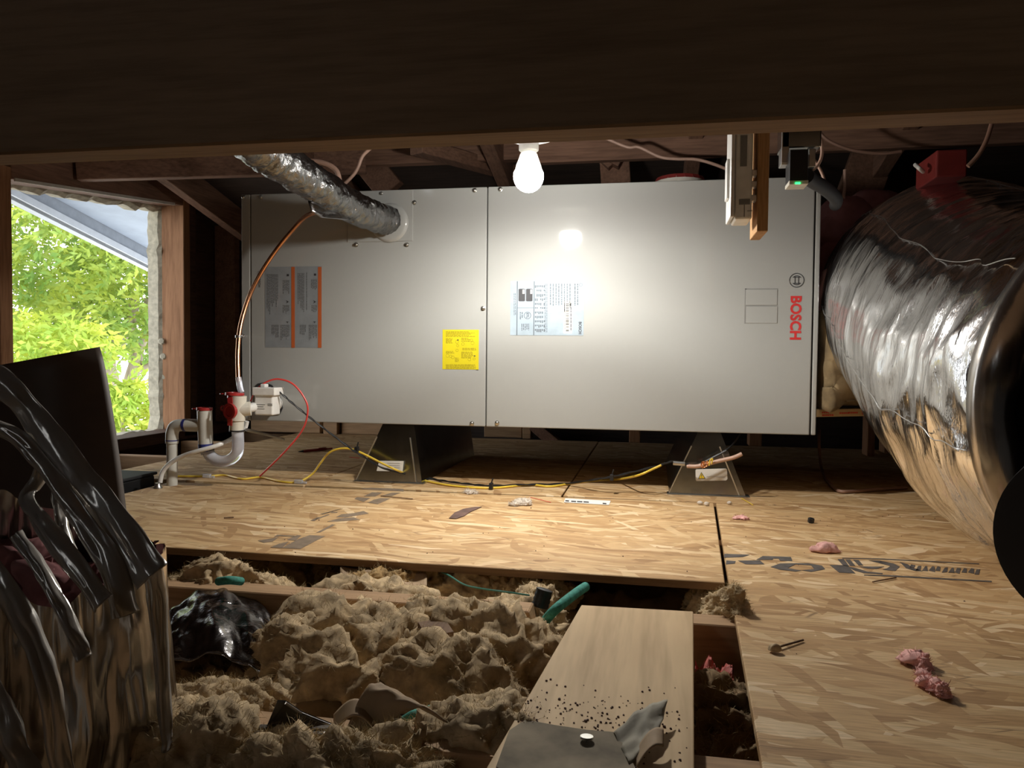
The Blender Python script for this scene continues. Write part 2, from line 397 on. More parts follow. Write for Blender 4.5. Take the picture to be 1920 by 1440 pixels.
# roof: slopes down towards the back wall
def zr(y): return 1.50-.23*y
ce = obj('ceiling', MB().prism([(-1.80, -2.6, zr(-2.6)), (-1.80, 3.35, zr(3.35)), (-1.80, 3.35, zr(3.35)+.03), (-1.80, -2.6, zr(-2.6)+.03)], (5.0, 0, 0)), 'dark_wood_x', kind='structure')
def rafter(x, y0=-2.5, y1=3.0, mat='red_wood', wd=.04, dz=.10):
    m = MB().prism([(x, y0, zr(y0)-dz), (x, y1, zr(y1)-dz), (x, y1, zr(y1)-.001), (x, y0, zr(y0)-.001)], (wd, 0, 0))
    return obj('rafter', m, mat, ce, bevel=.002, seg=1)
for x in (-1.62, -1.08, -.50, .08, .62, 1.18, 1.75, 2.3): rafter(x)
def bar(nm, a, b, w_, h, mat, upv=(0,0,1), par=ce): return obj(nm, MB().beam(a, b, w_, h, upv), mat, par, bevel=.002, seg=1)
# purlin and struts seen over the cabinet
pz = at(500, 311, 'Y', 2.3).z
bar('purlin', (-1.66, 2.32, pz+.035), (2.4, 2.32, pz+.035), .038, .088, 'red_wood_x')
pr = at(1200, 280, 'Y', 2.18)
bar('collar_board', (at(1010, 288, 'Y', 2.18).x, 2.18, at(1010, 288, 'Y', 2.18).z+.02), (1.9, 2.18, pr.z+.03), .03, .10, 'red_wood_x')
bar('brace', at(690, 305, 'Y', 2.4), at(735, 360, 'Y', 2.4), .09, .04, 'red_wood', (0,1,0))
bar('brace', at(1085, 250, 'Y', 2.26), at(1150, 312, 'Y', 2.26), .035, .07, 'red_wood', (0,1,0))
bar('brace', at(1185, 250, 'Y', 2.25), at(1150, 312, 'Y', 2.25), .035, .07, 'red_wood', (0,1,0))
bar('brace', at(1152, 295, 'Y', 2.28), at(1156, 360, 'Y', 2.28), .085, .035, 'red_wood', (0,1,0))
bar('brace', at(780, 275, 'Y', 2.1), at(1000, 335, 'Y', 2.6), .05, .04, 'red_wood')
bar('brace', at(1640, 280, 'Y', 2.45), at(1560, 500, 'Y', 2.45), .12, .04, 'red_wood', (0,1,0))
bar('wall_tie', (-1.69, 2.02, at(400, 300, 'Y', 2.02).z), (-.9, 2.30, at(470, 318, 'Y', 2.3).z+.02), .035, .09, 'red_wood_x')
# the near collar beam, whose lit underside crosses the top of the view
nb = obj('trim_1', MB().box(-1.79, 3.0, .575, .6105, .475, .86), 'beam_wood', kind='structure', bevel=.002, seg=1)
# lamp board
_b = CAM+ray(995, 331)*1.41; _z = at(990, 267, 'Y', _b.y).z+.0145+.019
lb = bar('lamp_board', (-.85, _b.y, _z), (.5, _b.y, _z), .09, .038, 'dark_wood_x')
# back (eave) wall with short studs and blocks behind the cabinet
bw = obj('wall_back', MB().box(-1.83, 3.2, 2.985, 3.02, -.152, .95), 'dark_wood_x', kind='structure')
for nm, x0, x1, y, z0, z1, mt in [('block', 470, 600, 2.80, 786, 822, 'joist_wood'), ('block', 606, 632, 2.78, 786, 816, 'joist_wood'), ('block', 640, 720, 2.80, 786, 818, 'joist_wood'),
        ('block', 908, 978, 2.84, 792, 828, 'joist_wood'), ('block', 980, 995, 2.82, 792, 829, 'joist_wood'), ('block', 1180, 1200, 2.80, 800, 835, 'red_wood_z'), ('block', 1405, 1428, 2.80, 808, 846, 'red_wood_z'), ('block', 1628, 1640, 2.6, 760, 852, 'red_wood_z'), ('block', 1660, 1672, 2.7, 760, 852, 'red_wood_z')]:
    a = at(x0, z0-14, 'Y', y); b = at(x1, z1, 'Y', y)
    obj(nm, MB().box(a.x, b.x, y, y+.06, 0.0, a.z), mt, bw, bevel=.002, seg=1)
bar('block', at(1000, 806, 'Y', 2.82)+Vector((0,0,.02)), at(1050, 838, 'Y', 2.82), .04, .05, 'red_wood', (0,1,0), bw)
wr = obj('wall_right', MB().box(2.6, 2.64, -2.6, 3.02, -.152, 2.2), 'dark_wood', kind='structure')
wf = obj('wall_front', MB().box(-1.83, 2.64, -2.64, -2.6, -.152, 2.3), 'dark_wood_x', kind='structure')

# outside: roof overhang and barge board past the opening, ground, trees
a0 = at(25, 363, 'X', -2.6); a1 = at(291, 500, 'X', -2.6); sl = (a1.z-a0.z)/(a1.y-a0.y)
def zb(y): return a0.z+sl*(y-a0.y)
sof = obj('soffit', MB().prism([(-2.62, .6, zb(.6)+.085), (-2.62, 4.4, zb(4.4)+.085), (-2.62, 4.4, zb(4.4)+.11), (-2.62, .6, zb(.6)+.11)], (.79, 0, 0)), 'soffit_paint', kind='structure')
obj('barge_board', MB().prism([(-2.66, .6, zb(.6)), (-2.66, 4.6, zb(4.6)), (-2.66, 4.6, zb(4.6)+.10), (-2.66, .6, zb(.6)+.10)], (.035, 0, 0)), 'trim_grey', sof)
obj('barge_cap', MB().prism([(-2.70, .6, zb(.6)), (-2.70, 4.6, zb(4.6)), (-2.70, 4.6, zb(4.6)+.03), (-2.70, .6, zb(.6)+.03)], (.085, 0, 0)), 'fascia_paint', sof)
gr = obj('ground', MB().box(-60, -3.2, -20, 60, -2.75, -2.7), 'ground', kind='structure')

def leaves(mb, c, r, n, size, rnd, squash=1.0):
    for _ in range(n):
        while True:
            d = Vector((rnd.uniform(-1,1), rnd.uniform(-1,1), rnd.uniform(-1,1)))
            if .15 < d.length < 1: break
        d = d*(.55+.45*d.length)/max(d.length, .4)*d.length**.2
        k = 1+.28*N.noise(d*2.2+Vector(c))
        p = Vector(c)+Vector((d.x*r[0], d.y*r[1], d.z*r[2]))*k
        if N.noise(p*2.4) < -.22: continue
        ax = Vector((rnd.uniform(-1,1), rnd.uniform(-1,1), rnd.uniform(-.9,.3))).normalized()
        for q in range(5):                  # a sprig of five leaflets
            dr = (ax+Vector((rnd.uniform(-1,1), rnd.uniform(-1,1), rnd.uniform(-1,1)))*.75).normalized()
            s = size*rnd.uniform(.7, 1.25); sd = dr.cross(Vector((rnd.uniform(-1,1), rnd.uniform(-1,1), rnd.uniform(-.2,1)))).normalized()*s*.2
            o = p+ax*(q*size*.35)
            mb.add([o, o+dr*s*.5+sd, o+dr*s, o+dr*s*.5-sd], [(0,1,2,3)])
rnd = random.Random(3)
tc = dp(150, 560, 8.2)
tr = thing('tree', (tc.x, tc.y, -2.7), 'large leafy green tree with pale trunk outside the opening', 'tree')
m = MB(); leaves(m, dp(110, 500, 8.0), (1.9, 1.3, 1.05), 4600, .085, rnd); leaves(m, dp(270, 560, 8.8), (1.2, 1.0, .75), 1700, .085, rnd); leaves(m, dp(40, 440, 7.6), (1.2, 1.0, .8), 1500, .085, rnd)
obj('foliage', m, 'leaf_green', tr, kind='stuff')
tb = [dp(214, 900, 8.3), dp(206, 760, 8.3), dp(200, 690, 8.3), dp(204, 655, 8.25), dp(226, 635, 8.2), dp(244, 612, 8.2), dp(252, 560, 8.2)]
tb[0] = Vector((tb[1].x, tb[1].y, -2.7))
obj('trunk', MB().tube(tb, [.115, .05], 10), 'trunk_bark', tr, smooth=True)
obj('branch', MB().tube([dp(203, 700, 8.3), dp(190, 660, 8.35), dp(178, 640, 8.3), dp(150, 600, 8.2), dp(110, 540, 8.0)], [.06, .02], 8), 'trunk_bark', tr, smooth=True)
obj('branch', MB().tube([dp(240, 735, 8.6), dp(252, 690, 8.6), dp(262, 650, 8.6), dp(272, 625, 8.6), dp(276, 560, 8.6)], [.085, .03], 8), 'trunk_bark', tr, smooth=True)
obj('branch', MB().tube([dp(252, 692, 8.6), dp(275, 688, 8.6), dp(300, 680, 8.5), dp(330, 672, 8.4)], [.05, .03], 8), 'trunk_bark', tr, smooth=True)
for nm, lab, c, r, n in [('shrub', 'bright lime shrub low at the left of the opening', dp(75, 650, 6.5), (.62, .5, .28), 800),
                         ('shrub', 'bright lime bush below the tree beside the right jamb', dp(228, 775, 6.6), (.36, .34, .30), 560)]:
    t_ = thing(nm, (c.x, c.y, -2.7), lab, 'shrub'); m = MB(); leaves(m, c, r, n, .08, rnd)
    obj('foliage', m, 'leaf_lime', t_, kind='stuff')
    obj('stem', MB().tube([(c.x, c.y, -2.7), (c.x+.05, c.y, c.z-.8), (c.x, c.y, c.z)], [.04, .015], 8), 'trunk_bark', t_, smooth=True)
wp = [at(200, 733, 'X', -6.0), at(250, 722, 'X', -6.0), at(320, 706, 'X', -6.0)]
obj('utility_wire', MB().tube([wp[0]+Vector((0,-3,-.12)), wp[0], wp[1], wp[2], wp[2]+Vector((0,3,.2))], .004, 6), 'black_plastic', label='thin overhead wire crossing behind the trunk outside', cat='wire')

# ================================================================ AIR HANDLER
X0, X1, Z0, Z1 = -1.0145, .347, .1405, .7005
ah = thing('air_handler', ((X0+X1)/2, FY, Z0), 'long pale grey metal air handler lying horizontally on two sheet metal stands', 'air handler')
xs1 = fc(470, 560).x; xs2 = fc(912.5, 560).x; xs3 = fc(1525.5, 560).x
obj('cabinet_body', MB().box(X0+.001, X1-.001, FY+.012, FY+.55, Z0+.001, Z1-.001), 'cabinet_paint', ah)
def panel(nm, x0, x1, off=0.0): return obj(nm, MB().box(x0, x1, FY-off, FY+.0118, Z0, Z1), 'cabinet_paint', ah, bevel=.0022)
panel('edge_strip', X0, xs1-.0018); pl = panel('front_panel', xs1+.0006, xs2-.0012); pm = panel('front_panel', xs2+.0012, xs3-.0022); panel('edge_strip', xs3+.0012, X1)
obj('seam_shadow_strip', MB().box(xs3-.0022, xs3+.0012, FY+.006, FY+.0118, Z0, Z1), 'black_plastic', ah)
# connection plate
a = fc(652, 354); b = fc(774.5, 452)
obj('connection_plate', MB().box(a.x, b.x, FY-.0022, FY-.0002, b.z, Z1-.001), 'cabinet_paint', ah, bevel=.001)
gc = fc(722, 418)
obj('grommet', MB().lathe(gc+Vector((.012,-.0022,0)), (0,-1,0), [(.047,0), (.045,.003), (.040,.006), (.030,.006)], 36), 'cabinet_paint', ah, smooth=True)
for px, py in [(457,370),(490,370),(668,459),(763,459),(716,363),(777,380),(890,357),(938,355),(906,578),(885,794),(932,793),(1500,345)]:
    s = fc(px, py)
    obj('screw', MB().lathe(s+Vector((0,-.0003,0)), (0,-1,0), [(.0056,0), (.0056,.0012), (.0040,.0016), (.0040,.0045), (.0030,.0055)], 10).box(s.x-.0025, s.x+.0025, FY-.0062, FY-.0056, s.z-.0004, s.z+.0004), 'screw_steel', ah, smooth=True)
# knock-out plates and their grooves
for (xa, ya, xb, yb, nm) in [(1399, 543, 1457, 572, 'knockout'), (1399, 575, 1457, 606, 'knockout')]:
    a = fc(xa, ya); b = fc(xb, yb); obj(nm, MB().box(a.x, b.x, FY-.0012, FY-.0001, b.z, a.z), 'cabinet_paint', ah, bevel=.0008)
kg = MB()
for (xa, ya, xb, yb) in [(1396.8,541,1398.2,607),(1397,541,1459,542.1),(1399,573,1458,574.1)]:
    a = fc(xa, ya); b = fc(xb, yb); kg.box(min(a.x,b.x), max(a.x,b.x), FY-.0003, FY-.0001, b.z, a.z)
obj('knockout_groove', kg, 'cabinet_dark', ah)
# printing on the cabinet
DN = Vector((0,0,-1)); RGT = Vector((1,0,0))
def rect(mb, x0, y0, x1, y1, o, th=.0003, slant=None):
    a = fc(x0, y0); b = fc(x1, y1); return mb.box(a.x, b.x, FY-o-th, FY-o, b.z, a.z)
a = fc(1492, 596); hh = abs(fc(1492, 555).z-fc(1492, 637).z)
lg = MB(); text_mb('BOSCH', .0315, a+Vector((0,-.0006,0)), DN, RGT, bold=.0011, mb=lg)
zz = [v.z for v in lg.v]; k = hh/(max(zz)-min(zz)); cz = (max(zz)+min(zz))/2; xx = [v.x for v in lg.v]; kx = abs(fc(1503,596).x-fc(1481.5,596).x)/(max(xx)-min(xx)); cx = (max(xx)+min(xx))/2
for v in lg.v: v.z = a.z+(v.z-cz)*k; v.x = a.x+(v.x-cx)*kx
obj('brand_lettering', lg, 'print_red', ah, label='red capital letters reading down the panel')
def ring(mb, c, r, w_, n=40, y=0.0):
    vs = []; 
    for j in range(n):
        th = 2*PI*j/n; e = Vector((math.cos(th), 0, math.sin(th)))
        vs += [c+e*(r-w_/2), c+e*(r+w_/2)]
    return mb.add(vs, [(2*j, 2*((j+1) % n), 2*((j+1) % n)+1, 2*j+1) for j in range(n)])
def emblem(c, r, wln):                      # ring with an armature in it, turned a quarter like the lettering
    mb = MB(); ring(mb, c, r, wln)
    for s in (1, -1):                       # two caps, one above and one below
        n = 12; o = []
        for j in range(n+1):
            th = math.radians(40+100*j/n); o.append(c+Vector((math.cos(th)*r*.70, 0, s*math.sin(th)*r*.70)))
        for j in range(n): 
            mb.add([o[j], o[j+1], o[j+1]+(c-o[j+1]).normalized()*wln, o[j]+(c-o[j]).normalized()*wln], [(0,1,2,3)])
        zb_ = c.z+s*math.sin(math.radians(40))*r*.70
        mb.box(c.x-r*.56, c.x+r*.56, c.y-.0001, c.y, zb_-wln/2, zb_+wln/2)
    for s in (1, -1): mb.box(c.x+s*r*.25-wln/2, c.x+s*r*.25+wln/2, c.y-.0001, c.y, c.z-r*.45, c.z+r*.45)
    return mb
obj('emblem', emblem(fc(1494, 525.5, .0006), abs(fc(1480.5,525).x-fc(1507.5,525).x)/2, .0016), 'print_dark', ah, label='dark ring emblem above the red lettering')

def bars_v(mb, x0, y0, x1, y1, nline, o, rn, fill=.5, ragged=.35):   # lines of small print reading downwards
    for i in range(nline):
        xa = x0+(x1-x0)*(i+.25)/nline; xb = xa+(x1-x0)/nline*fill
        y = y0; ye = y1-(y1-y0)*rn.random()*ragged
        while y < ye:
            l = rn.uniform(2.2, 7); rect(mb, xa, y, xb, min(y+l, ye), o, .0002); y += l+rn.uniform(.7, 1.3)
    return mb
def bars_h(mb, x0, y0, x1, y1, nline, o, rn, fill=.5, ragged=.3):
    for i in range(nline):
        ya = y0+(y1-y0)*(i+.25)/nline; yb = ya+(y1-y0)/nline*fill
        x = x0; xe = x1-(x1-x0)*rn.random()*ragged
        while x < xe:
            l = rn.uniform(2.2, 7); rect(mb, x, ya, min(x+l, xe), yb, o, .0002); x += l+rn.uniform(.7, 1.3)
    return mb
rn = random.Random(11)
# warning label, left
wlb = obj('warning_label', rect(MB(), 497, 500.5, 603.5, 652, .0002), 'label_grey', ah, label='grey instruction label with two orange stripes')
st = MB(); rect(st, 546.5, 500.5, 553, 652, .0006); rect(st, 596.5, 500.5, 603, 652, .0006)
obj('orange_stripe', st, 'label_orange', wlb)
sm = MB(); bars_v(sm, 500, 514, 522, 590, 9, .0006, rn); bars_v(sm, 530, 525, 543, 552, 5, .0006, rn); bars_v(sm, 530, 572, 543, 588, 5, .0006, rn)
bars_v(sm, 509, 609, 523, 634, 6, .0006, rn); bars_v(sm, 526, 609, 543, 642, 7, .0006, rn)
bars_v(sm, 558, 512, 571, 592, 5, .0006, rn); bars_v(sm, 574, 511, 577, 582, 1, .0006, rn, .4, 0); bars_v(sm, 583, 524, 595, 545, 5, .0006, rn); bars_v(sm, 584, 572, 595, 588, 4, .0006, rn)
bars_v(sm, 562, 609, 574, 630, 5, .0006, rn); bars_v(sm, 579, 609, 595, 641, 6, .0006, rn)
obj('small_print', sm, 'print_grey', wlb, kind='stuff')
bm_ = MB()
for cx_, cy_ in [(539, 566), (590, 566)]:
    p = fc(cx_, cy_, .0008); s = .0042
    bm_.add([p+Vector((s*.9,0,0)), p+Vector((-s,0,s)), p+Vector((-s*.3,0,0)), p+Vector((-s,0,-s))], [(0,1,2,3)])
for cx_, cy_ in [(540, 516), (591, 515)]: rect(bm_, cx_-2, cy_-2, cx_+2, cy_+2, .0007)
for cx_, cy_ in [(539, 604), (590, 604)]: rect(bm_, cx_-2, cy_-1, cx_+2, cy_, .0007); rect(bm_, cx_, cy_-1, cx_+.8, cy_+2, .0007)
obj('warning_marks', bm_, 'print_dark', wlb, kind='stuff')
a = fc(486, 528, .0005); lg2 = text_mb('BOSCH', .0085, a, DN, RGT, bold=.0002)
obj('brand_lettering', lg2, 'print_dark', ah, label='small dark letters reading down beside the grey label')
obj('emblem', emblem(fc(486, 512, .0005), .005, .0007), 'print_grey', ah, label='small ring emblem above the small letters')
# yellow label
yl = obj('yellow_label', rect(MB(), 830, 618, 897.5, 693, .0002), 'label_yellow', ah, label='square yellow lifting instruction label', bevel=.0001)
ym = MB(); bars_h(ym, 836, 621, 893, 632, 5, .0006, rn); bars_h(ym, 836, 634, 850, 644, 5, .0006, rn); bars_h(ym, 865, 633, 883, 641, 3, .0006, rn)
bars_h(ym, 867, 652, 893, 657, 2, .0006, rn, .5, .05); bars_h(ym, 865, 659, 892, 672, 6, .0006, rn); bars_h(ym, 836, 658, 853, 663, 3, .0006, rn); bars_h(ym, 836, 683, 893, 692, 4, .0006, rn, .5, .05); bars_h(ym, 853, 670, 861, 679, 4, .0006, rn)
for (x, y) in [(857,641),(868,645),(858,648),(857,657),(839,667),(849,670),(845,668),(880,674),(889,673),(886,643),(884,638)]:
    c = fc(x, y, .0007); ring(ym, c, rn.uniform(.0025, .004), .0007, 14)
obj('small_print', ym, 'print_olive', yl, kind='stuff')
obj('sketch_marks', rect(rect(rect(MB(), 857.5, 636.5, 860, 638.5, .0008), 888.5, 666.5, 891.5, 668.2, .0008), 893, 693, 897, 693.8, .0008), 'print_dark', yl, kind='stuff')
# rating label
rl = obj('rating_label', rect(MB(), 957.5, 527, 1094, 629, .0002), 'label_blue', ah, label='pale blue rating plate with barcode and table')
rm = MB()
bars_v(rm, 1030, 532, 1072, 586, 8, .0006, rn, .32, .5); bars_v(rm, 1076, 532, 1086, 575, 2, .0006, rn, .4, .1)
bars_v(rm, 963, 550, 968, 592, 2, .0006, rn, .4, .1)
for i in range(6):
    for j in range(11):
        if rn.random() < .85: rect(rm, 1003+i*3.3, 535+j*8.2, 1005+i*3.3, 535+j*8.2+rn.uniform(2.5,6), .0006, .0002)
bars_v(rm, 1021, 532, 1027, 626, 2, .0006, rn, .35, .1); bars_v(rm, 977, 607, 993, 620, 5, .0006, rn, .45, .2); bars_v(rm, 974, 585, 981, 600, 2, .0006, rn)
for (x0,y0,x1,y1) in [(969.3,527.5,970,628.5),(970,577,1001,577.6),(1001,527.5,1001.6,628.5),(958,629,1094,629.6)]: rect(rm, x0, y0, x1, y1, .0005, .0002)
obj('small_print', rm, 'print_pale', rl, kind='stuff')
rd = MB(); 
for x0 in (972.5, 986.5):
    a = fc(x0, 541.5); b = fc(x0+12, 565)
    rd.prism([(a.x,FY-.0008,a.z-.001),(a.x+.003,FY-.0008,a.z),(b.x-.003,FY-.0008,a.z),(b.x,FY-.0008,a.z-.001),(b.x,FY-.0008,b.z+.001),(b.x-.003,FY-.0008,b.z),(a.x+.003,FY-.0008,b.z),(a.x,FY-.0008,b.z+.001)], (0,.0004,0))
c = fc(989, 591.5, .0007); ring(rd, c, .0078, .001)
text_mb('ETL', .0072, c, DN, RGT, bold=.0002, mb=rd)
text_mb('BOSCH', .0088, fc(1087.5, 615, .0007), DN, RGT, bold=.0003, mb=rd); ring(rd, fc(1089, 534, .0007), .0034, .0006, 20)
obj('certification_marks', rd, 'print_dark', rl, kind='stuff')
pw = MB(); rect(pw, 980, 543, 983.5, 551, .0011); rect(pw, 994.5, 543, 998, 551, .0011); rect(pw, 1057, 564, 1072.5, 625, .0005)
obj('white_field', pw, 'label_white', rl, kind='stuff')
bc = MB(); y = 568.0
while y < 621:
    h_ = rn.choice([.35,.6,1.0,1.6]); rect(bc, 1061, y, 1067, y+h_, .0010, .0002); y += h_+rn.choice([.5,.8,1.2])
bars_v(bc, 1069, 568, 1072, 622, 1, .0010, rn, .5, .05); bars_v(bc, 1058, 570, 1060.5, 620, 1, .0010, rn, .4, .05)
obj('barcode', bc, 'print_dark', rl, kind='stuff')
# drain port gasket
g = [fc(x, y, .0003) for x, y in [(478,727),(484,719),(497,717),(511,722),(520,735),(528,750),(531,765),(526,776),(512,777),(492,774),(480,768)]]
obj('drain_gasket', MB().prism(g, (0,-.004,0)), 'black_rubber', ah, bevel=.001)

# ---------------------------------------------------------------- stands
def stand(pxb0, pxb1, pxt0, pxt1, ylab, lab, warn):
    b0 = at(pxb0[0], pxb0[1], 'Y', FY-.004); b1 = at(pxb1[0], pxb1[1], 'Y', FY-.004)
    t0 = at(pxt0, 800, 'Y', FY).x; t1 = at(pxt1, 800, 'Y', FY).x
    e = thing('support_stand', ((b0.x+b1.x)/2, FY, 0), lab, 'stand', 'folded metal stands under the air handler')
    zt = Z0-.0008; y0 = FY-.004; y1 = FY+.545
    obj('front_plate', MB().prism([(b0.x, y0, .002), (b1.x, y0, .002), (t1, y0+.01, zt), (t0, y0+.01, zt)], (0,.0015,0)), 'galvanised', e)
    obj('side_wall', MB().prism([(b0.x, y0+.002, .002), (b0.x+.0015, y0+.002, .002), (t0+.0015, y0+.012, zt), (t0, y0+.012, zt)], (0,.54,0)), 'galvanised', e)
    obj('side_wall', MB().prism([(b1.x-.0015, y0+.002, .002), (b1.x, y0+.002, .002), (t1, y0+.012, zt), (t1-.0015, y0+.012, zt)], (0,.54,0)), 'galvanised', e)
    obj('top_plate', MB().box(t0+.002, t1-.002, y0+.012, y1, zt-.0015, zt), 'galvanised', e)
    obj('base_flange', MB().box(b0.x-.004, b1.x+.008, y0-.012, y0+.02, .0006, .0021), 'steel', e, bevel=.0004)
    k = .78
    for s in (0, 1):
        xb = b1.x if s else b0.x; xt = t1 if s else t0; sg = 1 if s else -1
        xm = xb+(xt-xb)*k; i0 = -.0165*sg if s else 0
        obj('folded_edge', MB().beam((xb-(.014*sg if s else 0), y0-.0016, .003), (xm-(.014*sg if s else 0), y0+.0065, zt*k), .0024, .0024), 'steel', e, label='bright folded edge')
    return e, b0, b1, t0, t1, y0
def plate_pt(px, py, y0, o=.0): return at(px, py, 'Y', y0+.004-o)
e, b0, b1, t0, t1, y0 = stand((668,898), (791,903), 716, 775, 0, 'left sheet metal stand crossed by the yellow cable', False)
q = [plate_pt(x, y, y0, .006) for x, y in [(706,883),(755,884),(757,864.5),(711,864)]]
l_ = obj('stand_label', MB().prism(q, (0,.0006,0)), 'label_white', e)
s = MB()
for y in (868, 872, 876): 
    a = plate_pt(726, y, y0, .0068); b = plate_pt(750, y+1.2, y0, .0068); s.box(a.x, b.x, a.y, a.y+.0003, b.z, a.z)
obj('small_print', s, 'print_grey', l_, kind='stuff')
e, b0, b1, t0, t1, y0 = stand((1254,928), (1398,934), 1309, 1352, 0, 'right sheet metal stand with yellow triangle warning label', True)
q = [plate_pt(x, y, y0, .006) for x, y in [(1306,902),(1361.5,901),(1364,898),(1363,880),(1360.5,878.5),(1305.5,880),(1304,882),(1304.5,899.5)]]
l_ = obj('stand_label', MB().prism(q, (0,.0006,0)), 'label_white', e)
tri = [plate_pt(x, y, y0, .0068) for x, y in [(1309,898),(1323,897.5),(1315,885)]]
obj('warning_border', MB().prism(tri, (0,.0002,0)), 'print_dark', l_)
cc = (tri[0]+tri[1]+tri[2])/3
obj('warning_triangle', MB().prism([cc+(p-cc)*.78+Vector((0,-.0003,0)) for p in tri], (0,.0002,0)), 'warn_yellow', l_)
s = MB(); 
def prect(s, x0, y0_, x1, y1_, o=.0072):
    a = plate_pt(x0, y0_, y0, o); b = plate_pt(x1, y1_, y0, o); s.box(a.x, b.x, a.y, a.y+.0002, b.z, a.z)
prect(s, 1315, 889, 1316.4, 893.5); prect(s, 1315, 894.6, 1316.4, 896); prect(s, 1321, 886, 1348, 887); prect(s, 1323, 889.5, 1344, 890.2); prect(s, 1325, 893.6, 1359, 894.4)
obj('small_print', s, 'print_grey', l_, kind='stuff')

# ================================================================ LAMP
bc_ = CAM+ray(995, 331)*1.41
BS = 1.41/1.513
hz2 = at(990, 284, 'Y', bc_.y).z; hz = at(990, 267, 'Y', bc_.y).z
B = bc_+Vector((-.004,0,0)); zt = hz2-.0008-bc_.z
lh = thing('lamp_holder', (B.x, B.y, hz+.010), 'white ceiling lamp holder above the glowing bulb', 'lamp holder')
obj('base_plate', MB().lathe((B.x, B.y, hz+.014), (0,0,-1), [(.05,0), (.05,.005), (.035,.010), (.022,.012)], 32), 'white_cap', lh, smooth=True)
obj('socket_collar', MB().lathe((B.x, B.y, hz+.002), (0,0,-1), [(.0185,0), (.0182,hz-hz2), (.016,hz-hz2+.002)], 28), 'white_cap', lh, smooth=True)
lbx = thing('light_bulb', (B.x, B.y, B.z-.031), 'glowing white round light bulb hanging in front of the cabinet', 'light bulb')
obj('bulb_neck', MB().lathe(B, (0,0,1), [(.0268*BS,.012*BS), (.0245*BS,.022*BS), (.020*BS,.034*BS), (.0165*BS,.044*BS), (.0155*BS,zt-.003), (.013*BS,zt-.001)], 32), 'bulb_plastic', lbx, smooth=True)
obj('glowing_globe', MB().lathe(B, (0,0,1), [(r*BS, h*BS) for r, h in [(0,-.031), (.008,-.0298), (.0155,-.0265), (.022,-.021), (.0268,-.0135), (.0295,-.005), (.0300,.001), (.0292,.007), (.0268,.012)]], 40), 'bulb_globe', lbx, smooth='all')
ld = bpy.data.lights.new('bulb_light', 'POINT'); ld.energy = LAMP_W; ld.shadow_soft_size = .024; ld.color = (1, .965, .895)
lo_ = bpy.data.objects.new('bulb_light', ld); COL.objects.link(lo_); lo_.parent = lbx; lo_.location = B-WL[lbx.name]
# invented angular distribution, shaped to even the light over cabinet front and floor
ld.use_nodes = True; nt = ld.node_tree; em = nt.nodes['Emission']
tcn = nt.nodes.new('ShaderNodeTexCoord'); sx = nt.nodes.new('ShaderNodeSeparateXYZ'); nt.links.new(tcn.outputs['Normal'], sx.inputs[0])
mr = nt.nodes.new('ShaderNodeMapRange'); mr.inputs[1].default_value = -1; mr.inputs[2].default_value = 1; nt.links.new(sx.outputs[2], mr.inputs[0])
cr = nt.nodes.new('ShaderNodeValToRGB'); nt.links.new(mr.outputs[0], cr.inputs[0]); e_ = cr.color_ramp.elements
LAMP_CURVE = [(0.0, .76), (.04, .74), (.10, .58), (.16, .56), (.22, .78), (.27, .76), (.33, .54), (.40, .36), (.46, .20), (.52, .12), (.58, .15), (.68, .34), (1.0, .20)]
while len(e_) > 1: e_.remove(e_[-1])
e_[0].position = 0; e_[0].color = (LAMP_CURVE[0][1],)*3+(1,)
for p, v_ in LAMP_CURVE[1:]: x = e_.new(p); x.color = (v_, v_, v_, 1)
nt.links.new(cr.outputs[0], em.inputs['Strength'])

# ================================================================ PIPES AT THE CABINET
def wrap_tube(mb, pts, r0, r1, n, seg, amp, freq, seed):
    P = catmull([Vector(p) for p in pts], seg); a = (P[1]-P[0]).normalized().orthogonal().normalized(); vs = []
    L = len(P)
    for i, p in enumerate(P):
        t = (P[min(i+1, L-1)]-P[max(i-1, 0)]).normalized(); a = (a-t*a.dot(t)).normalized(); b = t.cross(a); k = i/(L-1)
        for j in range(n):
            th = 2*PI*j/n; e = a*math.cos(th)+b*math.sin(th)
            q = Vector((k*freq, math.cos(th)*1.3, math.sin(th)*1.3+seed))
            rr = r0+(r1-r0)*k
            rr *= 1+amp*(N.noise(q)*1.2+abs(N.noise(q*2.3))*.9+.5*N.noise(q*5))
            vs.append(p+e*rr)
    fs = [(i*n+j, i*n+(j+1) % n, (i+1)*n+(j+1) % n, (i+1)*n+j) for i in range(L-1) for j in range(n)] + [tuple(range(n))[::-1], tuple((L-1)*n+j for j in range(n))]
    return mb.add(vs, fs)
ls = thing('line_set', fc(740, 410), 'dark crinkled foil wrapped refrigerant line plugged into the cabinet', 'pipe')
pts = [at(440, 238, 'Y', 1.24), at(486, 276, 'Y', 1.31), at(520, 300, 'Y', 1.36), at(590, 345, 'Y', 1.47), at(650, 383, 'Y', 1.59), at(700, 405, 'Y', 1.69), at(728, 414, 'Y', 1.757)]
obj('foil_wrap', wrap_tube(MB(), pts, .0385, .0325, 48, 22, .10, 22, 2.0), 'foil_dark', ls, smooth='all')
fl_ = [at(578, 376, 'Y', 1.47), at(584, 396, 'Y', 1.47), at(602, 408, 'Y', 1.5), at(630, 410, 'Y', 1.54), at(655, 414, 'Y', 1.58)]
def flap(u, v):
    k = u*(len(fl_)-1); i = min(int(k), len(fl_)-2); p = fl_[i].lerp(fl_[i+1], k-i)
    return p.lerp(at(625, 372, 'Y', 1.52)+Vector((.02*u,.03,0)), v*.75)+Vector((0,.02*math.sin(v*3),0))
obj('torn_flap', MB().grid(flap, 12, 8, .0012), 'sheet_black', ls, smooth='all', label='black torn flap of wrap')
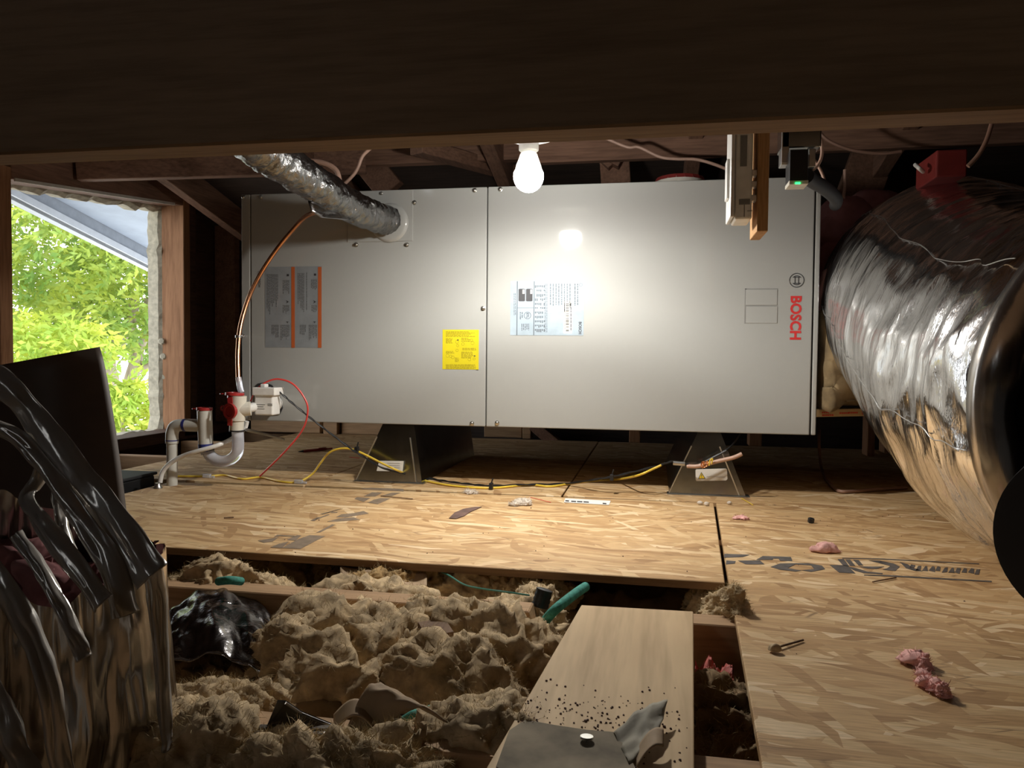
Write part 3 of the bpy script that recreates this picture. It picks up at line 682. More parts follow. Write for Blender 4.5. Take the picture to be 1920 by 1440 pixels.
cp = thing('copper_pipe', at(446, 725, 'Y', 1.63), 'thin copper line curving down the left side of the cabinet', 'pipe')
cpt = [at(640, 395, 'Y', 1.60), at(583, 401, 'Y', 1.66), at(548, 432, 'Y', 1.69), at(505, 487, 'Y', 1.70), at(472, 545, 'Y', 1.69), at(452, 606, 'Y', 1.67), at(446, 660, 'Y', 1.65), at(447, 715, 'Y', 1.635)]
obj('copper_tube', MB().tube(cpt, .0052, 12, 8), 'copper', cp, smooth=True)
obj('vinyl_sleeve', MB().tube([at(447, 708, 'Y', 1.636), at(450, 726, 'Y', 1.633), at(453, 736, 'Y', 1.632)], .0068, 12), 'clear_vinyl', cp, smooth=True)
cl = at(447, 631, 'Y', 1.66)
obj('pipe_clamp', MB().lathe(cl+Vector((0,0,-.003)), (0,0,1), [(.0055,0), (.0072,0), (.0072,.006), (.0055,.006)], 16).beam(cl+Vector((.006,0,0)), fc(457, 630)+Vector((0,0,0)), .006, .003).lathe(at(457, 630, 'Y', 1.69), (.3,-1,0), [(.0045,0), (.0045,.004), (.003,.006)], 8), 'steel', cp, smooth=True)

# condensate trap
TY = 1.60
def tp(x, y, o=0.0): return at(x, y, 'Y', TY+o)
U = abs(tp(961, 780).x-tp(960, 780).x)       # metres per pixel in the trap's plane
tr_ = thing('drain_trap', Vector((tp(322, 908).x, TY, 0)), 'pvc drain trap with red caps and clear bend beside the cabinet', 'drain trap')
pp = tp(322.5, 908)
obj('stand_pipe', MB().tube([Vector((pp.x, TY, -.06)), tp(322.5, 822)], 10.5*U, 20, 1), 'pvc', tr_, smooth=True)
el = [tp(322.5, 826), tp(323, 812), tp(328, 800), tp(340, 797), tp(347, 797)]
obj('elbow', MB().tube(el, 12.3*U, 20, 5).tube([tp(322.5, 831), tp(322.5, 822)], 12.6*U, 20, 1), 'pvc', tr_, smooth=True)
obj('tee_fitting', MB().tube([tp(386, 846), tp(383.5, 770)], 14.2*U, 22, 1).tube([tp(345, 797), tp(385, 798)], 12.6*U, 20, 1), 'pvc', tr_, smooth=True)
pm_ = MB().tube([tp(345.5, 797), tp(350.5, 797)], 12.9*U, 20, 1).tube([tp(386, 846), tp(385.4, 832)], 14.5*U, 22, 1).tube([tp(322.5, 824.5), tp(322.5, 826.5)], 12.8*U, 20, 1)
obj('primer_stain', pm_, 'primer', tr_, smooth=True, kind='stuff', label='purple primer bands on the joints')
bend = [tp(386.5, 838), tp(388, 850)]+[tp(417.5-29.5*math.cos(a), 838+27*math.sin(a)) for a in [.35,.7,1.05,1.4,1.75,2.1,2.45,2.8]]+[tp(446.5, 832), tp(445.5, 806)]
obj('clear_bend', MB().tube(bend, 11.6*U, 20, 3), 'clear_vinyl', tr_, smooth=True)
fit = MB().tube([tp(443.5, 808), tp(444, 786)], 13.8*U, 22, 1).tube([tp(444, 788), tp(447, 742)], 16*U, 24, 1).tube([tp(448, 768), tp(470, 766, .01)], 14*U, 20, 1)
obj('cross_fitting', fit, 'cream_plastic', tr_, smooth=True)
def cap(c, ax, r, tabdir, nm='red_cap'):
    ax = Vector(ax).normalized(); td = Vector(tabdir).normalized(); mb = MB()
    mb.lathe(c, ax, [(r*.86,-.006), (r*.86,0), (r*1.12,0), (r*1.15,.002), (r*1.12,.006), (r*.75,.0065), (r*.72,.0045), (0,.0045)], 28)
    q = c+ax*.002
    n = 12                                   # a pull tab with a hole
    for k in range(n):
        th0 = 2*PI*k/n; th1 = 2*PI*(k+1)/n; sd = td.cross(ax)
        ct = q+td*(r*1.45)
        f_ = lambda th, rr: ct+td*math.cos(th)*rr+sd*math.sin(th)*rr
        mb.prism([f_(th0, r*.22), f_(th0, r*.42), f_(th1, r*.42), f_(th1, r*.22)], ax*.002)
    return obj(nm, mb, 'red_plastic', tr_, smooth=True)
cap(tp(383.5, 769), (0.02,0,1), 13.6*U, (-1,-.1,0)); 
cap(tp(440, 741), (0.03,0,1), 16*U, (-1,-.1,0)); cap(tp(433, 771, -.022), (-.25,-1,0), 14*U, (-.9,.25,.25))
obj('red_strap', MB().beam(tp(431, 745, -.02), tp(432, 757, -.024), .012, .002, (0,1,0)), 'red_plastic', tr_)
obj('red_strap', MB().beam(tp(431, 784, -.022), tp(431, 798, -.02), .011, .002, (0,1,0)), 'red_plastic', tr_)
obj('zip_tie', MB().lathe(tp(444.5, 808), (0,0,1), [(14.2*U,-.001), (15*U,-.001), (15*U,.002), (14.2*U,.002)], 22), 'black_plastic', tr_, smooth=True)
obj('zip_tie', MB().lathe(tp(387, 840), (.35,0,1), [(14.6*U,-.001), (15.3*U,-.001), (15.3*U,.0025), (14.6*U,.0025)], 22), 'black_plastic', tr_, smooth=True)
# float switch
fs_ = thing('float_switch', tp(495, 778, .05), 'white square float switch between red caps and cabinet', 'float switch')
q0 = at(478, 778, 'Y', 1.645); q1 = at(512, 732, 'Y', 1.645)
obj('switch_housing', MB().box(q0.x, q1.x, 1.642, 1.680, q0.z, q1.z), 'white_plastic', fs_, bevel=.003)
q0 = at(474, 741, 'Y', 1.642); q1 = at(516, 727, 'Y', 1.642)
obj('switch_lid', MB().box(q0.x, q1.x, 1.638, 1.684, q0.z, q1.z).box(q0.x+.014, q0.x+.026, 1.650, 1.668, q1.z, q1.z+.008), 'white_plastic', fs_, bevel=.002)
obj('outlet_pipe', MB().tube([at(505, 756, 'Y', 1.66), at(516, 757, 'Y', 1.70), at(514, 754, 'Y', 1.759)], .017, 20, 3).tube([at(462, 766, 'Y', 1.612), at(482, 762, 'Y', 1.66)], .011, 16, 1), 'white_plastic', fs_, smooth=True)
s = MB()
for x0, x1, y in [(481,497,758),(482,494,762),(481,496,766),(502,511,757),(502,511,759.5)]:
    a = at(x0, y, 'Y', 1.6418); b = at(x1, y+1.2, 'Y', 1.6418); s.box(a.x, b.x, 1.6414, 1.6418, b.z, a.z)
obj('small_print', s, 'print_grey', fs_, kind='stuff')
# tubes and cables
def cable(nm, pts, r, mat, lab, cat, parts=None, n=8, sub=6):
    if not parts: return obj(nm, MB().tube(pts, r, n, sub), mat, label=lab, cat=cat, smooth=True)
zmin = lambda p, r: Vector((p.x, p.y, max(p.z, r+.0006)))
vt = [at(463, 790, 'Y', 1.632), at(458, 804, 'Y', 1.632), at(436, 822, 'Y', 1.62), at(405, 836, 'Y', 1.585), at(370, 846, 'Y', 1.57), at(343, 855, 'Y', 1.57), at(320, 868, 'Y', 1.568), at(305, 885, 'Y', 1.565), at(300, 905, 'Y', 1.56)]
cable('vinyl_tube', vt, .0052, 'white_plastic', 'translucent white tube looping down beside the drain pipe', 'tube', n=10)
rt_ = [at(470, 752, 'Y', 1.655), at(476, 738, 'Y', 1.652), at(488, 724, 'Y', 1.655), at(505, 714, 'Y', 1.66), at(524, 711, 'Y', 1.665), at(549, 720, 'Y', 1.67), at(570, 745, 'Y', 1.675), at(577, 770, 'Y', 1.675), at(567, 806, 'Y', 1.675), at(533, 848, 'Y', 1.675), at(487, 893, 'Y', 1.68)]
rt_ = [zmin(p, .0022) for p in rt_]
cable('red_tube', rt_, .0022, 'red_wire', 'thin red tube arching from float switch to floor', 'tube')
bk = [at(508, 726, 'Y', 1.66), at(528, 739, 'Y', 1.665), at(550, 758, 'Y', 1.67), at(582, 784, 'Y', 1.68), at(617, 811, 'Y', 1.69), at(657, 841, 'Y', 1.70), at(682, 857, 'Y', 1.705), at(724, 880, 'Y', 1.71)] + [at(x, y, 'Z', .0045) for x, y in [(800,896),(838,903),(879,908),(921,911),(990,909),(1060,907)]] + [at(x, y, 'Y', 1.735) for x, y in [(1120,899),(1168,890),(1233,874),(1262,866),(1292,872)]]
bkm = MB(); P = catmull(bk, 10)
for s in (0, PI):                            # two black strands twisted round each other
    bkm.tube([p+Vector((0, math.cos(i*.55+s)*.0018, max(0, math.sin(i*.55+s))*.0018)) for i, p in enumerate(P)], .0017, 6, 1)
obj('black_cable', bkm, 'black_plastic', label='twisted black cable from float switch to right stand', cat='cable', smooth=True)
yc = [at(x, y, 'Z', .003) for x, y in [(333,893),(387,893),(421,891),(454,898),(488,895),(527,903),(557,904)]] + [zmin(at(x, y, 'Y', 1.72), .003) for x, y in [(584,890),(601,868),(617,849),(640,841),(668,845),(719,870),(745,882)]] + [at(x, y, 'Z', .003) for x, y in [(772,893),(800,902),(851,911),(921,915),(991,909),(1033,912),(1087,904),(1149,900)]] + [at(x, y, 'Y', 1.728) for x, y in [(1194,892),(1227,878),(1240,872)]]
ycb = thing('yellow_cable', yc[14], 'yellow thermostat cable snaking along the floor between the stands', 'cable')
obj('cable_jacket', MB().tube(yc, .0026, 8, 6), 'yellow_wire', ycb, smooth=True)
for px, py in [(669, 843), (921, 911), (1147, 895)]:
    c = at(px, py, 'Y', 1.715); c = zmin(c, .008)
    obj('zip_tie', MB().box(c.x-.004, c.x+.004, c.y-.006, c.y+.006, max(c.z-.007, .001), c.z+.007).beam(c+Vector((0,0,.005)), c+Vector((.004,0,.018)), .004, .003), 'black_plastic', ycb, bevel=.001)
for px, py in [(388, 894), (560, 905)]:
    c = zmin(at(px, py, 'Z', .003), .004); obj('wire_connector', MB().box(c.x-.010, c.x+.010, c.y-.004, c.y+.004, .001, .010).box(c.x+.008, c.x+.02, c.y-.003, c.y+.003, .001, .006), 'clear_vinyl', ycb, bevel=.001)
ws = thing('wire_splice', at(1290, 880, 'Y', 1.735), 'bundle of stripped wires twisted over the right stand label', 'cable')
obj('brown_sheath', MB().tube([at(x, y, 'Y', yy) for x, y, yy in [(1288,874,1.735),(1310,874,1.73),(1345,865,1.725),(1375,858,1.72),(1391,851,1.72)]], .0045, 8), 'pink_wire', ws, smooth=True)
obj('copper_twist', MB().tube([at(1316+8*math.sin(i*1.7)*.5+i*.9, 872-i*.3+6*math.cos(i*1.7), 'Y', 1.718) for i in range(10)], .0016, 6, 3), 'copper', ws, smooth=True)
obj('yellow_strand', MB().tube([at(x, y, 'Y', 1.716) for x, y in [(1330,873),(1331,864),(1336,860),(1334,870)]], .0016, 6), 'yellow_wire', ws, smooth=True)
obj('black_lead', MB().tube([at(x, y, 'Y', yy) for x, y, yy in [(1300,876,1.735),(1325,864,1.735),(1345,853,1.735),(1364,842,1.735),(1380,826,1.80),(1392,806,1.9)]], .002, 6).tube([at(x, y, 'Y', 1.73) for x, y in [(1318,868),(1345,854),(1362,845)]], .002, 6, 2), 'black_plastic', ws, smooth=True)
obj('grey_sleeve', MB().tube([at(1262, 868, 'Y', 1.734), at(1284, 870, 'Y', 1.734)], .005, 10, 1), 'steel', ws, smooth=True)
obj('floor_cable', MB().tube([at(1536, 806, 'Y', 2.2), at(1536, 840, 'Y', 2.1)]+[at(x, y, 'Z', .005) for x, y in [(1541,880),(1552,902),(1572,920),(1600,921),(1640,918),(1700,914)]], .004, 8), 'brown_wire', label='brown cable dropping to floor right of the cabinet', cat='cable', smooth=True)

# ================================================================ SWITCH, BOXES AND WIRES TOP RIGHT
SY = 1.20
a = at(1419, 434, 'Y', SY); b = at(1440, 434, 'Y', SY)
hb = thing('hanging_board', Vector(((a.x+b.x)/2, SY+.04, a.z)), 'short vertical board hanging beside the white switch', 'board')
obj('board', MB().box(a.x, b.x, SY, SY+.088, a.z, zr(1.2)-.002), 'fir_wood', hb, bevel=.0015)
sw = thing('wall_switch', at(1390, 408, 'Y', SY), 'white light switch with cover plate seen edge on', 'switch')
x0 = at(1370, 330, 'Y', SY).x; x1 = at(1381, 330, 'Y', SY).x; x2 = at(1412, 330, 'Y', SY).x; zt_ = at(1390, 246, 'Y', SY).z; zb_ = at(1390, 410, 'Y', SY).z
obj('cover_plate', MB().box(x0, x0+.006, SY-.002, SY+.072, zb_+.003, zt_+.02), 'white_plastic', sw, bevel=.002)
obj('switch_box', MB().box(x0+.007, x2, SY+.004, SY+.066, zb_, zt_+.015), 'white_cap', sw, bevel=.003)
obj('rocker', MB().box(x0-.004, x0, SY+.02, SY+.05, (zb_+zt_)/2-.03, (zb_+zt_)/2+.03), 'white_plastic', sw, bevel=.001)
a = at(1388, 311, 'Y', SY); b = at(1402, 252, 'Y', SY)
obj('box_opening', MB().box(a.x, b.x, SY+.0032, SY+.0042, a.z, b.z), 'cabinet_dark', sw, label='dark slot in the side')
a = at(1386, 383, 'Y', SY); b = at(1407, 372, 'Y', SY)
obj('cable_knockout', MB().box(a.x, b.x, SY+.0032, SY+.0042, a.z, b.z).box((a.x+b.x)/2-.0006, (a.x+b.x)/2+.0006, SY+.0034, SY+.0042, zb_+.003, a.z).box(a.x+.012, b.x+.004, SY+.0034, SY+.0042, a.z-.010, a.z-.009), 'cabinet_dark', sw, bevel=.001)
for py in (325, 346, 372): 
    c = at(1414, py, 'Y', SY+.02); obj('mounting_clip', MB().box(x2-.001, hbx if False else c.x+.004, SY+.012, SY+.03, c.z-.005, c.z+.004), 'steel', sw, bevel=.001)
BY = 1.34
jb = thing('junction_box', at(1490, 310, 'Y', BY), 'galvanised metal junction box high behind the hanging board', 'junction box')
a = at(1465, 306, 'Y', BY); b = at(1541, 240, 'Y', BY)
obj('box_shell', MB().box(a.x, b.x, BY, BY+.05, at(1480,277,'Y',BY).z, b.z+.03), 'galvanised', jb, bevel=.002)
obj('mounting_ear', MB().box(a.x, a.x+.012, BY, BY+.004, a.z, b.z), 'steel', jb, bevel=.001)
obj('mounting_ear', MB().box(a.x, at(1479,300,'Y',BY).x, BY+.002, BY+.03, at(1470,308,'Y',BY).z, at(1470,277,'Y',BY).z-.001), 'steel', jb, bevel=.001)
obj('mounting_ear', MB().box(at(1517,300,'Y',BY).x, b.x-.008, BY+.002, BY+.03, at(1520,312,'Y',BY).z, at(1520,277,'Y',BY).z-.001), 'steel', jb, bevel=.001)
tf = thing('transformer', at(1497, 346, 'Y', BY-.02), 'black block transformer with small green light under the junction box', 'transformer')
a = at(1480, 338, 'Y', BY-.02); b = at(1516, 279, 'Y', BY-.02)
obj('housing', MB().box(a.x, b.x, BY-.02, BY+.02, a.z, b.z), 'black_plastic', tf, bevel=.0015)
c0 = at(1479.5, 346, 'Y', BY-.021); c1 = at(1516, 338.5, 'Y', BY-.021)
obj('terminal_base', MB().box(c0.x, c1.x, BY-.021, BY+.02, c0.z, a.z-.0005), 'cream_plastic', tf, bevel=.001)
c = at(1496, 343.5, 'Y', BY-.0222); obj('indicator_light', MB().box(c.x-.004, c.x+.004, BY-.0232, BY-.0212, c.z-.0015, c.z+.0015), 'led_green', tf, label='lit green indicator')
cd_ = [at(1512, 330, 'Y', 1.36), at(1525, 340, 'Y', 1.40), at(1545, 352, 'Y', 1.46), at(1562, 366, 'Y', 1.54), at(1568, 376, 'Y', 1.62), at(1566, 384, 'Y', 1.75)]
obj('flexible_conduit', MB().tube(cd_, .0125, 16, 6), 'black_rubber', label='thick black flexible conduit arching right from the transformer', cat='conduit', smooth=True)
def wire(nm, pts, r, mat, lab): return obj(nm, MB().tube(pts, r, 8, 6), mat, label=lab, cat='wire', smooth=True)
wire('wire', [at(x, y, 'Y', 1.42) for x, y in [(1540,262),(1541,290),(1533,310),(1519,322)]], .0028, 'pink_wire', 'pale wire curling out beside the black transformer')
wire('wire', [at(x, y, 'Y', 1.48) for x, y in [(1527,300),(1538,318),(1545,335),(1548,352)]], .0028, 'pink_wire', 'short pale wire hanging behind the transformer')
wire('wire', [at(x, y, 'Y', 2.0) for x, y in [(1535,245),(1546,258),(1565,270),(1600,282),(1650,288),(1690,284)]], .004, 'brown_wire', 'dark cable sagging between junction box and red box')
wire('wire', [at(x, y, 'Y', 2.05) for x, y in [(1100,240),(1138,260),(1177,276),(1198,276),(1237,294),(1268,298),(1305,299),(1339,308),(1372,322),(1400,340)]], .0042, 'pink_wire', 'beige cable strung along the rafters above the cabinet')
wire('wire', [at(x, y, 'Y', 1.72) for x, y in [(560,305),(585,302),(602,304),(620,311),(632,322),(637,340)]], .006, 'pink_wire', 'copper coloured line looping behind the foil wrapped pipe')
wire('wire', [at(x, y, 'Y', 1.80) for x, y in [(705,270),(690,282),(679,294),(672,312),(664,326),(651,340),(640,350)]], .0045, 'pink_wire', 'beige cable hanging right of the foil wrapped pipe')
wire('wire', [at(x, y, 'Y', 2.0) for x, y in [(1584,318),(1584,350),(1581,372)]], .004, 'pink_wire', 'short pale wire hanging over pink insulation')
wire('wire', [at(x, y, 'Y', 1.5) for x, y in [(1860,230),(1850,262),(1835,290),(1815,312)]], .004, 'brown_wire', 'brown wire loop above the big foil duct')
rb = thing('red_box', at(1770, 330, 'Y', 1.60), 'red plastic box standing above the big foil duct', 'box')
a = at(1755, 332, 'Y', 1.62); b = at(1815, 279, 'Y', 1.62)
obj('box_body', MB().box(a.x, b.x, 1.62, 1.74, a.z, b.z), 'red_dark', rb, bevel=.003)
c = at(1724, 316, 'Y', 1.64); obj('cable_clip', MB().tube([at(1716,309,'Y',1.66), c, at(1731,322,'Y',1.66)], .004, 8), 'white_cap', rb, smooth=True)
rr_ = thing('round_wrapped_roll', at(1276, 332, 'Y', 2.0), 'round roll with red and white print on top of the cabinet', 'roll')
c = at(1275, 320, 'Y', 2.0); R_ = abs(at(1322,330,'Y',2.0).x-at(1229,330,'Y',2.0).x)/2; zt2 = at(1275, 323.5, 'Y', 1.94).z
obj('roll_body', MB().lathe((c.x, 2.0, Z1+.001), (0,0,1), [(R_,0), (R_,max(.012, zt2-Z1-.010)), (R_*.93,max(.016, zt2-Z1-.003)), (R_*.6,max(.02, zt2-Z1)), (0,max(.02, zt2-Z1))], 32), 'paper_white', rr_, smooth=True)
pm2 = MB()
for j in range(9):
    th = -PI*.5+(j-4)*.34; e = Vector((math.cos(th), math.sin(th), 0)); sd = Vector((-e.y, e.x, 0))*.010
    o = Vector((c.x, 2.0, zt2-.011)); pm2.prism([o+e*(R_+.0006)-sd, o+e*(R_+.0006)+sd, o+e*(R_*.94)+sd+Vector((0,0,.0096)), o+e*(R_*.94)-sd+Vector((0,0,.0096))], e*.0006)
obj('red_print', pm2, 'red_dark', rr_, kind='stuff')

# ================================================================ RIGHT: BIG FOIL DUCT, INSULATION
dk = thing('supply_duct', (.62, 1.4, .0), 'huge crinkled silver foil duct filling the right side', 'duct')
ctr = [(.66, 2.10, .46, .215), (.635, 1.95, .45, .250), (.622, 1.75, .42, .265), (.615, 1.5, .335, .270), (.612, 1.28, .272, .268), (.612, 1.10, .262, .258), (.61, .965, .258, .250)]
def dcentre(k):
    k *= len(ctr)-1; i = min(int(k), len(ctr)-2); f = k-i; f = f*f*(3-2*f)*.5+f*.5
    return [ctr[i][q]+(ctr[i+1][q]-ctr[i][q])*f for q in range(4)]
nu, nv = 220, 150; vs = []
for j in range(nv+1):
    k = j/nv; X, Y, Z, R0 = dcentre(k)
    for i in range(nu):
        th = 2*PI*i/nu; e = Vector((math.cos(th), .14*math.sin(th)*0, math.sin(th)))
        q = Vector((k*30, math.cos(th)*1.4, math.sin(th)*1.4)); q2 = Vector((k*9+th*.25, math.cos(th)*2.2+9, math.sin(th)*2.2))
        d = .0045*N.noise(q)+.004*abs(N.noise(q*1.9+Vector((5,0,0))))+.0016*N.noise(q*Vector((2.2,7,7)) if False else Vector((q.x*2.3, q.y*6, q.z*6)))
        fold = max(0, (k-.35)/.65)
        d += fold*(.011*N.noise(q2)-.014*abs(N.noise(q2*1.7)))
        if k > .93: d += (k-.93)/.07*(.012*N.noise(Vector((th*3, 0, 4)))-.006)
        vs.append(Vector((X, Y, Z))+e*(R0+d))
fs = [(j*nu+i, j*nu+(i+1) % nu, (j+1)*nu+(i+1) % nu, (j+1)*nu+i) for j in range(nv) for i in range(nu)] + [tuple(range(nu))]
obj('foil_jacket', MB().add(vs, fs), 'foil', dk, smooth='all')
def seam(th0, dth, nm='tape_seam'):          # raised foil tape seams running along the jacket
    pts = []
    for j in range(40):
        k = .04+.9*j/39; X, Y, Z, R0 = dcentre(k); th = th0+dth*k+.05*N.noise(Vector((j*.35, th0, 0)))
        pts.append(Vector((X+math.cos(th)*(R0+.003), Y, Z+math.sin(th)*(R0+.003))))
    return obj(nm, MB().tube(pts, .0008, 6, 2), 'steel', dk, smooth=True)
seam(2.2, .25); seam(3.05, .35); seam(1.5, .1)
# rolled end of the jacket and the black core
X, Y, Z, R0 = dcentre(1.0)
lip = MB(); n = 90; prof = [(0.0, 0.0), (.012, -.014), (.010, -.034), (-.010, -.045), (-.030, -.038), (-.036, -.012), (-.034, .03)]
vs = []
for i in range(n):
    th = 2*PI*i/n; e = Vector((math.cos(th), 0, math.sin(th))); wv = 1+.35*N.noise(Vector((th*2.5, 0, 1)))
    for dr, dy in prof: vs.append(Vector((X, Y, Z))+e*max(R0+dr*wv, .05)+Vector((0, dy*wv, 0)))
k_ = len(prof)
lip.add(vs, [(i*k_+j, ((i+1) % n)*k_+j, ((i+1) % n)*k_+j+1, i*k_+j+1) for i in range(n) for j in range(k_-1)])
obj('rolled_lip', lip, 'foil_front', dk, smooth='all', label='dull folded end of the foil jacket')
obj('end_disc', MB().lathe((X, Y+.012, Z), (0,-1,0), [(R0-.03,0), (R0*.4,.004), (0,.004)], 40), 'black_matte', dk)
bd = thing('black_duct', (.44, .78, 0), 'round black flexible duct at the right edge', 'duct')
bc2 = [at(2085, 1015, 'Y', .66), at(2085, 1015, 'Y', .66)+Vector((.06,.12,.0)), at(2085, 1015, 'Y', .66)+Vector((.16,.30,.03))]
rb_ = abs(at(1884, 1015, 'Y', .66).x-bc2[0].x)
obj('duct_body', MB().tube(bc2, rb_, 48, 6), 'black_matte', bd, smooth=True)
dirn = (bc2[0]-bc2[1]).normalized()
obj('rim_band', MB().lathe(bc2[0]-dirn*.004, dirn, [(rb_+.0005,0), (rb_+.003,.001), (rb_+.003,.006), (rb_-.004,.007)], 56), 'black_rubber', bd, smooth=True)

def blob(mb, c, r, seed, sub=4, amp=(.30, .16, .07), rot=0.0, flat=.35):
    import bmesh
    b = bmesh.new(); bmesh.ops.create_icosphere(b, subdivisions=sub, radius=1.0)
    C_ = Vector(c); ca, sa = math.cos(rot), math.sin(rot); S = Vector((seed*3.1, seed*1.7, seed*.9))
    sc = max(r); vs = []
    for v in b.verts:
        d = v.co.normalized(); p = Vector((d.x*r[0], d.y*r[1], d.z*r[2]))
        q = p/ .05+S
        wq = q+Vector((N.noise(q*.9), N.noise(q*.9+Vector((7,0,0))), N.noise(q*.9+Vector((0,7,0)))))*.9
        k = min(1.0, sc/.045)
        h = k*(amp[0]*.036*N.noise(q*.6/k)+amp[1]*.05*(.45-abs(N.noise(wq*.9/k))*1.6)+amp[2]*(.030*(.35-abs(N.noise(wq*2.3/k)))+.016*(.35-abs(N.noise(q*5/k)))+.006*N.noise(q*12/k)))
        p = p+d*h
        if p.z < 0: p.z *= flat
        vs.append(C_+Vector((p.x*ca-p.y*sa, p.x*sa+p.y*ca, p.z)))
    o = len(mb.v); mb.v += vs; mb.f += [tuple(o+v.index for v in f.verts) for f in b.faces]; b.free()
    return mb
def fibres(mb, n, ln, seed, wd=.00035):
    rn_ = random.Random(seed); out = MB(); L = len(mb.v)
    for _ in range(n):
        f = rn_.choice(mb.f); a, b, c = mb.v[f[0]], mb.v[f[1]], mb.v[f[2]]
        nm = (b-a).cross(c-a)
        if nm.length < 1e-12: continue
        nm.normalize()
        u = rn_.random(); p = a.lerp(b, u).lerp(c, rn_.random())
        d = (nm*rn_.uniform(.15, .8)+Vector((rn_.uniform(-1,1), rn_.uniform(-1,1), rn_.uniform(-.5,1)))).normalized()
        l = ln*rn_.uniform(.4, 1.3); sd = d.cross(nm)
        if sd.length < 1e-6: continue
        sd = sd.normalized()*wd
        m_ = p+d*l*.55; e = p+d*l+(nm*-.4+Vector((rn_.uniform(-1,1), rn_.uniform(-1,1), 0))*.4)*l*.5
        out.add([p-sd, p+sd, m_+sd*.7, m_-sd*.7, e], [(0,1,2,3), (3,2,4)])
    return out
# pink fibreglass behind the duct
def pink(nm, parts, lab, mat='pink_dark', cat='insulation'):
    mb = MB()
    for i, (c, r) in enumerate(parts): blob(mb, c, r, i*1.3+len(lab), 4, (.35,.25,.08), flat=.9)
    return obj(nm, mb, mat, label=lab, cat=cat, smooth='all')
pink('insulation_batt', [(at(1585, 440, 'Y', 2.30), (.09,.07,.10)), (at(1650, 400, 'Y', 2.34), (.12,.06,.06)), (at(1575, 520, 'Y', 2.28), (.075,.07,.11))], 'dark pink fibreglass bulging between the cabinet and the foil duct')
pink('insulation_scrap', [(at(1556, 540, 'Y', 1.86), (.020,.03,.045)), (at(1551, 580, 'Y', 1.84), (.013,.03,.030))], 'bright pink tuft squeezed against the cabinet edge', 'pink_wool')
sp = at(1900, 430, 'Y', 1.22)
# tan batt with printed paper edge
tbt = thing('paper_faced_batt', at(1590, 766, 'Y', 1.83), 'tan insulation batt with printed paper edge right of the cabinet', 'insulation')
zt_b = at(1560, 632, 'Y', 1.8).z; zl_b = at(1590, 766, 'Y', 1.83).z
def by(x): return 1.776+(x-.35)*.56
mb = MB()
def bt(u, v):
    x = .352+.30*u; z = zl_b+.006+(zt_b+.05-zl_b)*v
    return Vector((x, by(x)+.005*N.noise(Vector((u*9, v*8, 2)))+.005*N.noise(Vector((u*2, v*2, 7)))+.03*v*v+.012, z))
obj('batt_body', mb.grid(bt, 40, 30, -.05), 'batt', tbt, smooth='all')
q2 = Vector((.350, by(.350), 0)); q3 = Vector((.64, by(.64), 0)); zz0 = zl_b-.017; ex = (q3-q2).normalized()
st_ = obj('paper_edge', MB().prism([Vector((q2.x, q2.y, zz0)), Vector((q3.x, q3.y, zz0)), Vector((q3.x, q3.y, zl_b)), Vector((q2.x, q2.y, zl_b))], (0,.05,0)), 'kraft_pale', tbt, bevel=.001, label='printed paper edge strip')
nrm = Vector((ex.y, -ex.x, 0))
def strip(px, dz): 
    d_ = ray(px, 771); t_ = (1.776-.35*.56-CAM.y+.56*CAM.x)/(d_.y-.56*d_.x); p = CAM+d_*t_; return Vector((p.x, p.y, zl_b-.0085+dz))+nrm*.0004
pt = MB(); text_mb('R', .012, strip(1617.5, 0), -ex, (0,0,-1), bold=.0004, mb=pt)
for x0, x1, dz in [(1541,1553,.003),(1542,1560,-.003),(1574,1590,.001),(1591,1606,.0015)]:
    x = x0
    while x < x1:
        pt.prism([strip(x, dz), strip(x+2.4, dz), strip(x+2.4, dz-.0035), strip(x, dz-.0035)], nrm*.0003); x += 3.6
obj('red_print', pt, 'print_red', st_, kind='stuff')
for x_, wd in ((.50, .02), (.56, .016)):
    pass

# ================================================================ LEFT FOREGROUND: TORN FOIL DUCT AND DARK SHEET
shp = [(0, 690, .84), (28, 682, .84), (90, 668, .82), (150, 658, .80), (185, 655, .80)]
def sheet(u, v):
    ytop = 700-48*u; y = ytop+(1500-ytop)*v
    xr = 186+ (v**.75)*88+10*math.sin(v*3)
    x = -80+(xr+80)*u
    d = .86-.05*u-.05*math.sin(u*PI)-.10*v
    return dp(x, y, d)
obj('dark_sheet', MB().grid(sheet, 24, 30, .0025), 'cardboard', label='dark brown stiff sheet standing behind the torn foil at left', cat='sheet', smooth='all')
tf_ = thing('torn_foil_duct', dp(130, 1400, .62), 'torn crinkled foil duct jacket in the left foreground', 'duct')
rows = [(930, -60, 262), (990, -70, 284), (1040, -75, 296), (1120, -75, 302), (1220, -75, 312), (1330, -75, 318), (1440, -80, 300), (1600, -90, 290)]
def jrow(y):
    for i in range(len(rows)-1):
        if rows[i][0] <= y <= rows[i+1][0]:
            f = (y-rows[i][0])/(rows[i+1][0]-rows[i][0]); return [rows[i][q]+(rows[i+1][q]-rows[i][q])*f for q in (1, 2)]
    return rows[-1][1:]
nu, nv = 150, 110; vs = []; D0 = .64
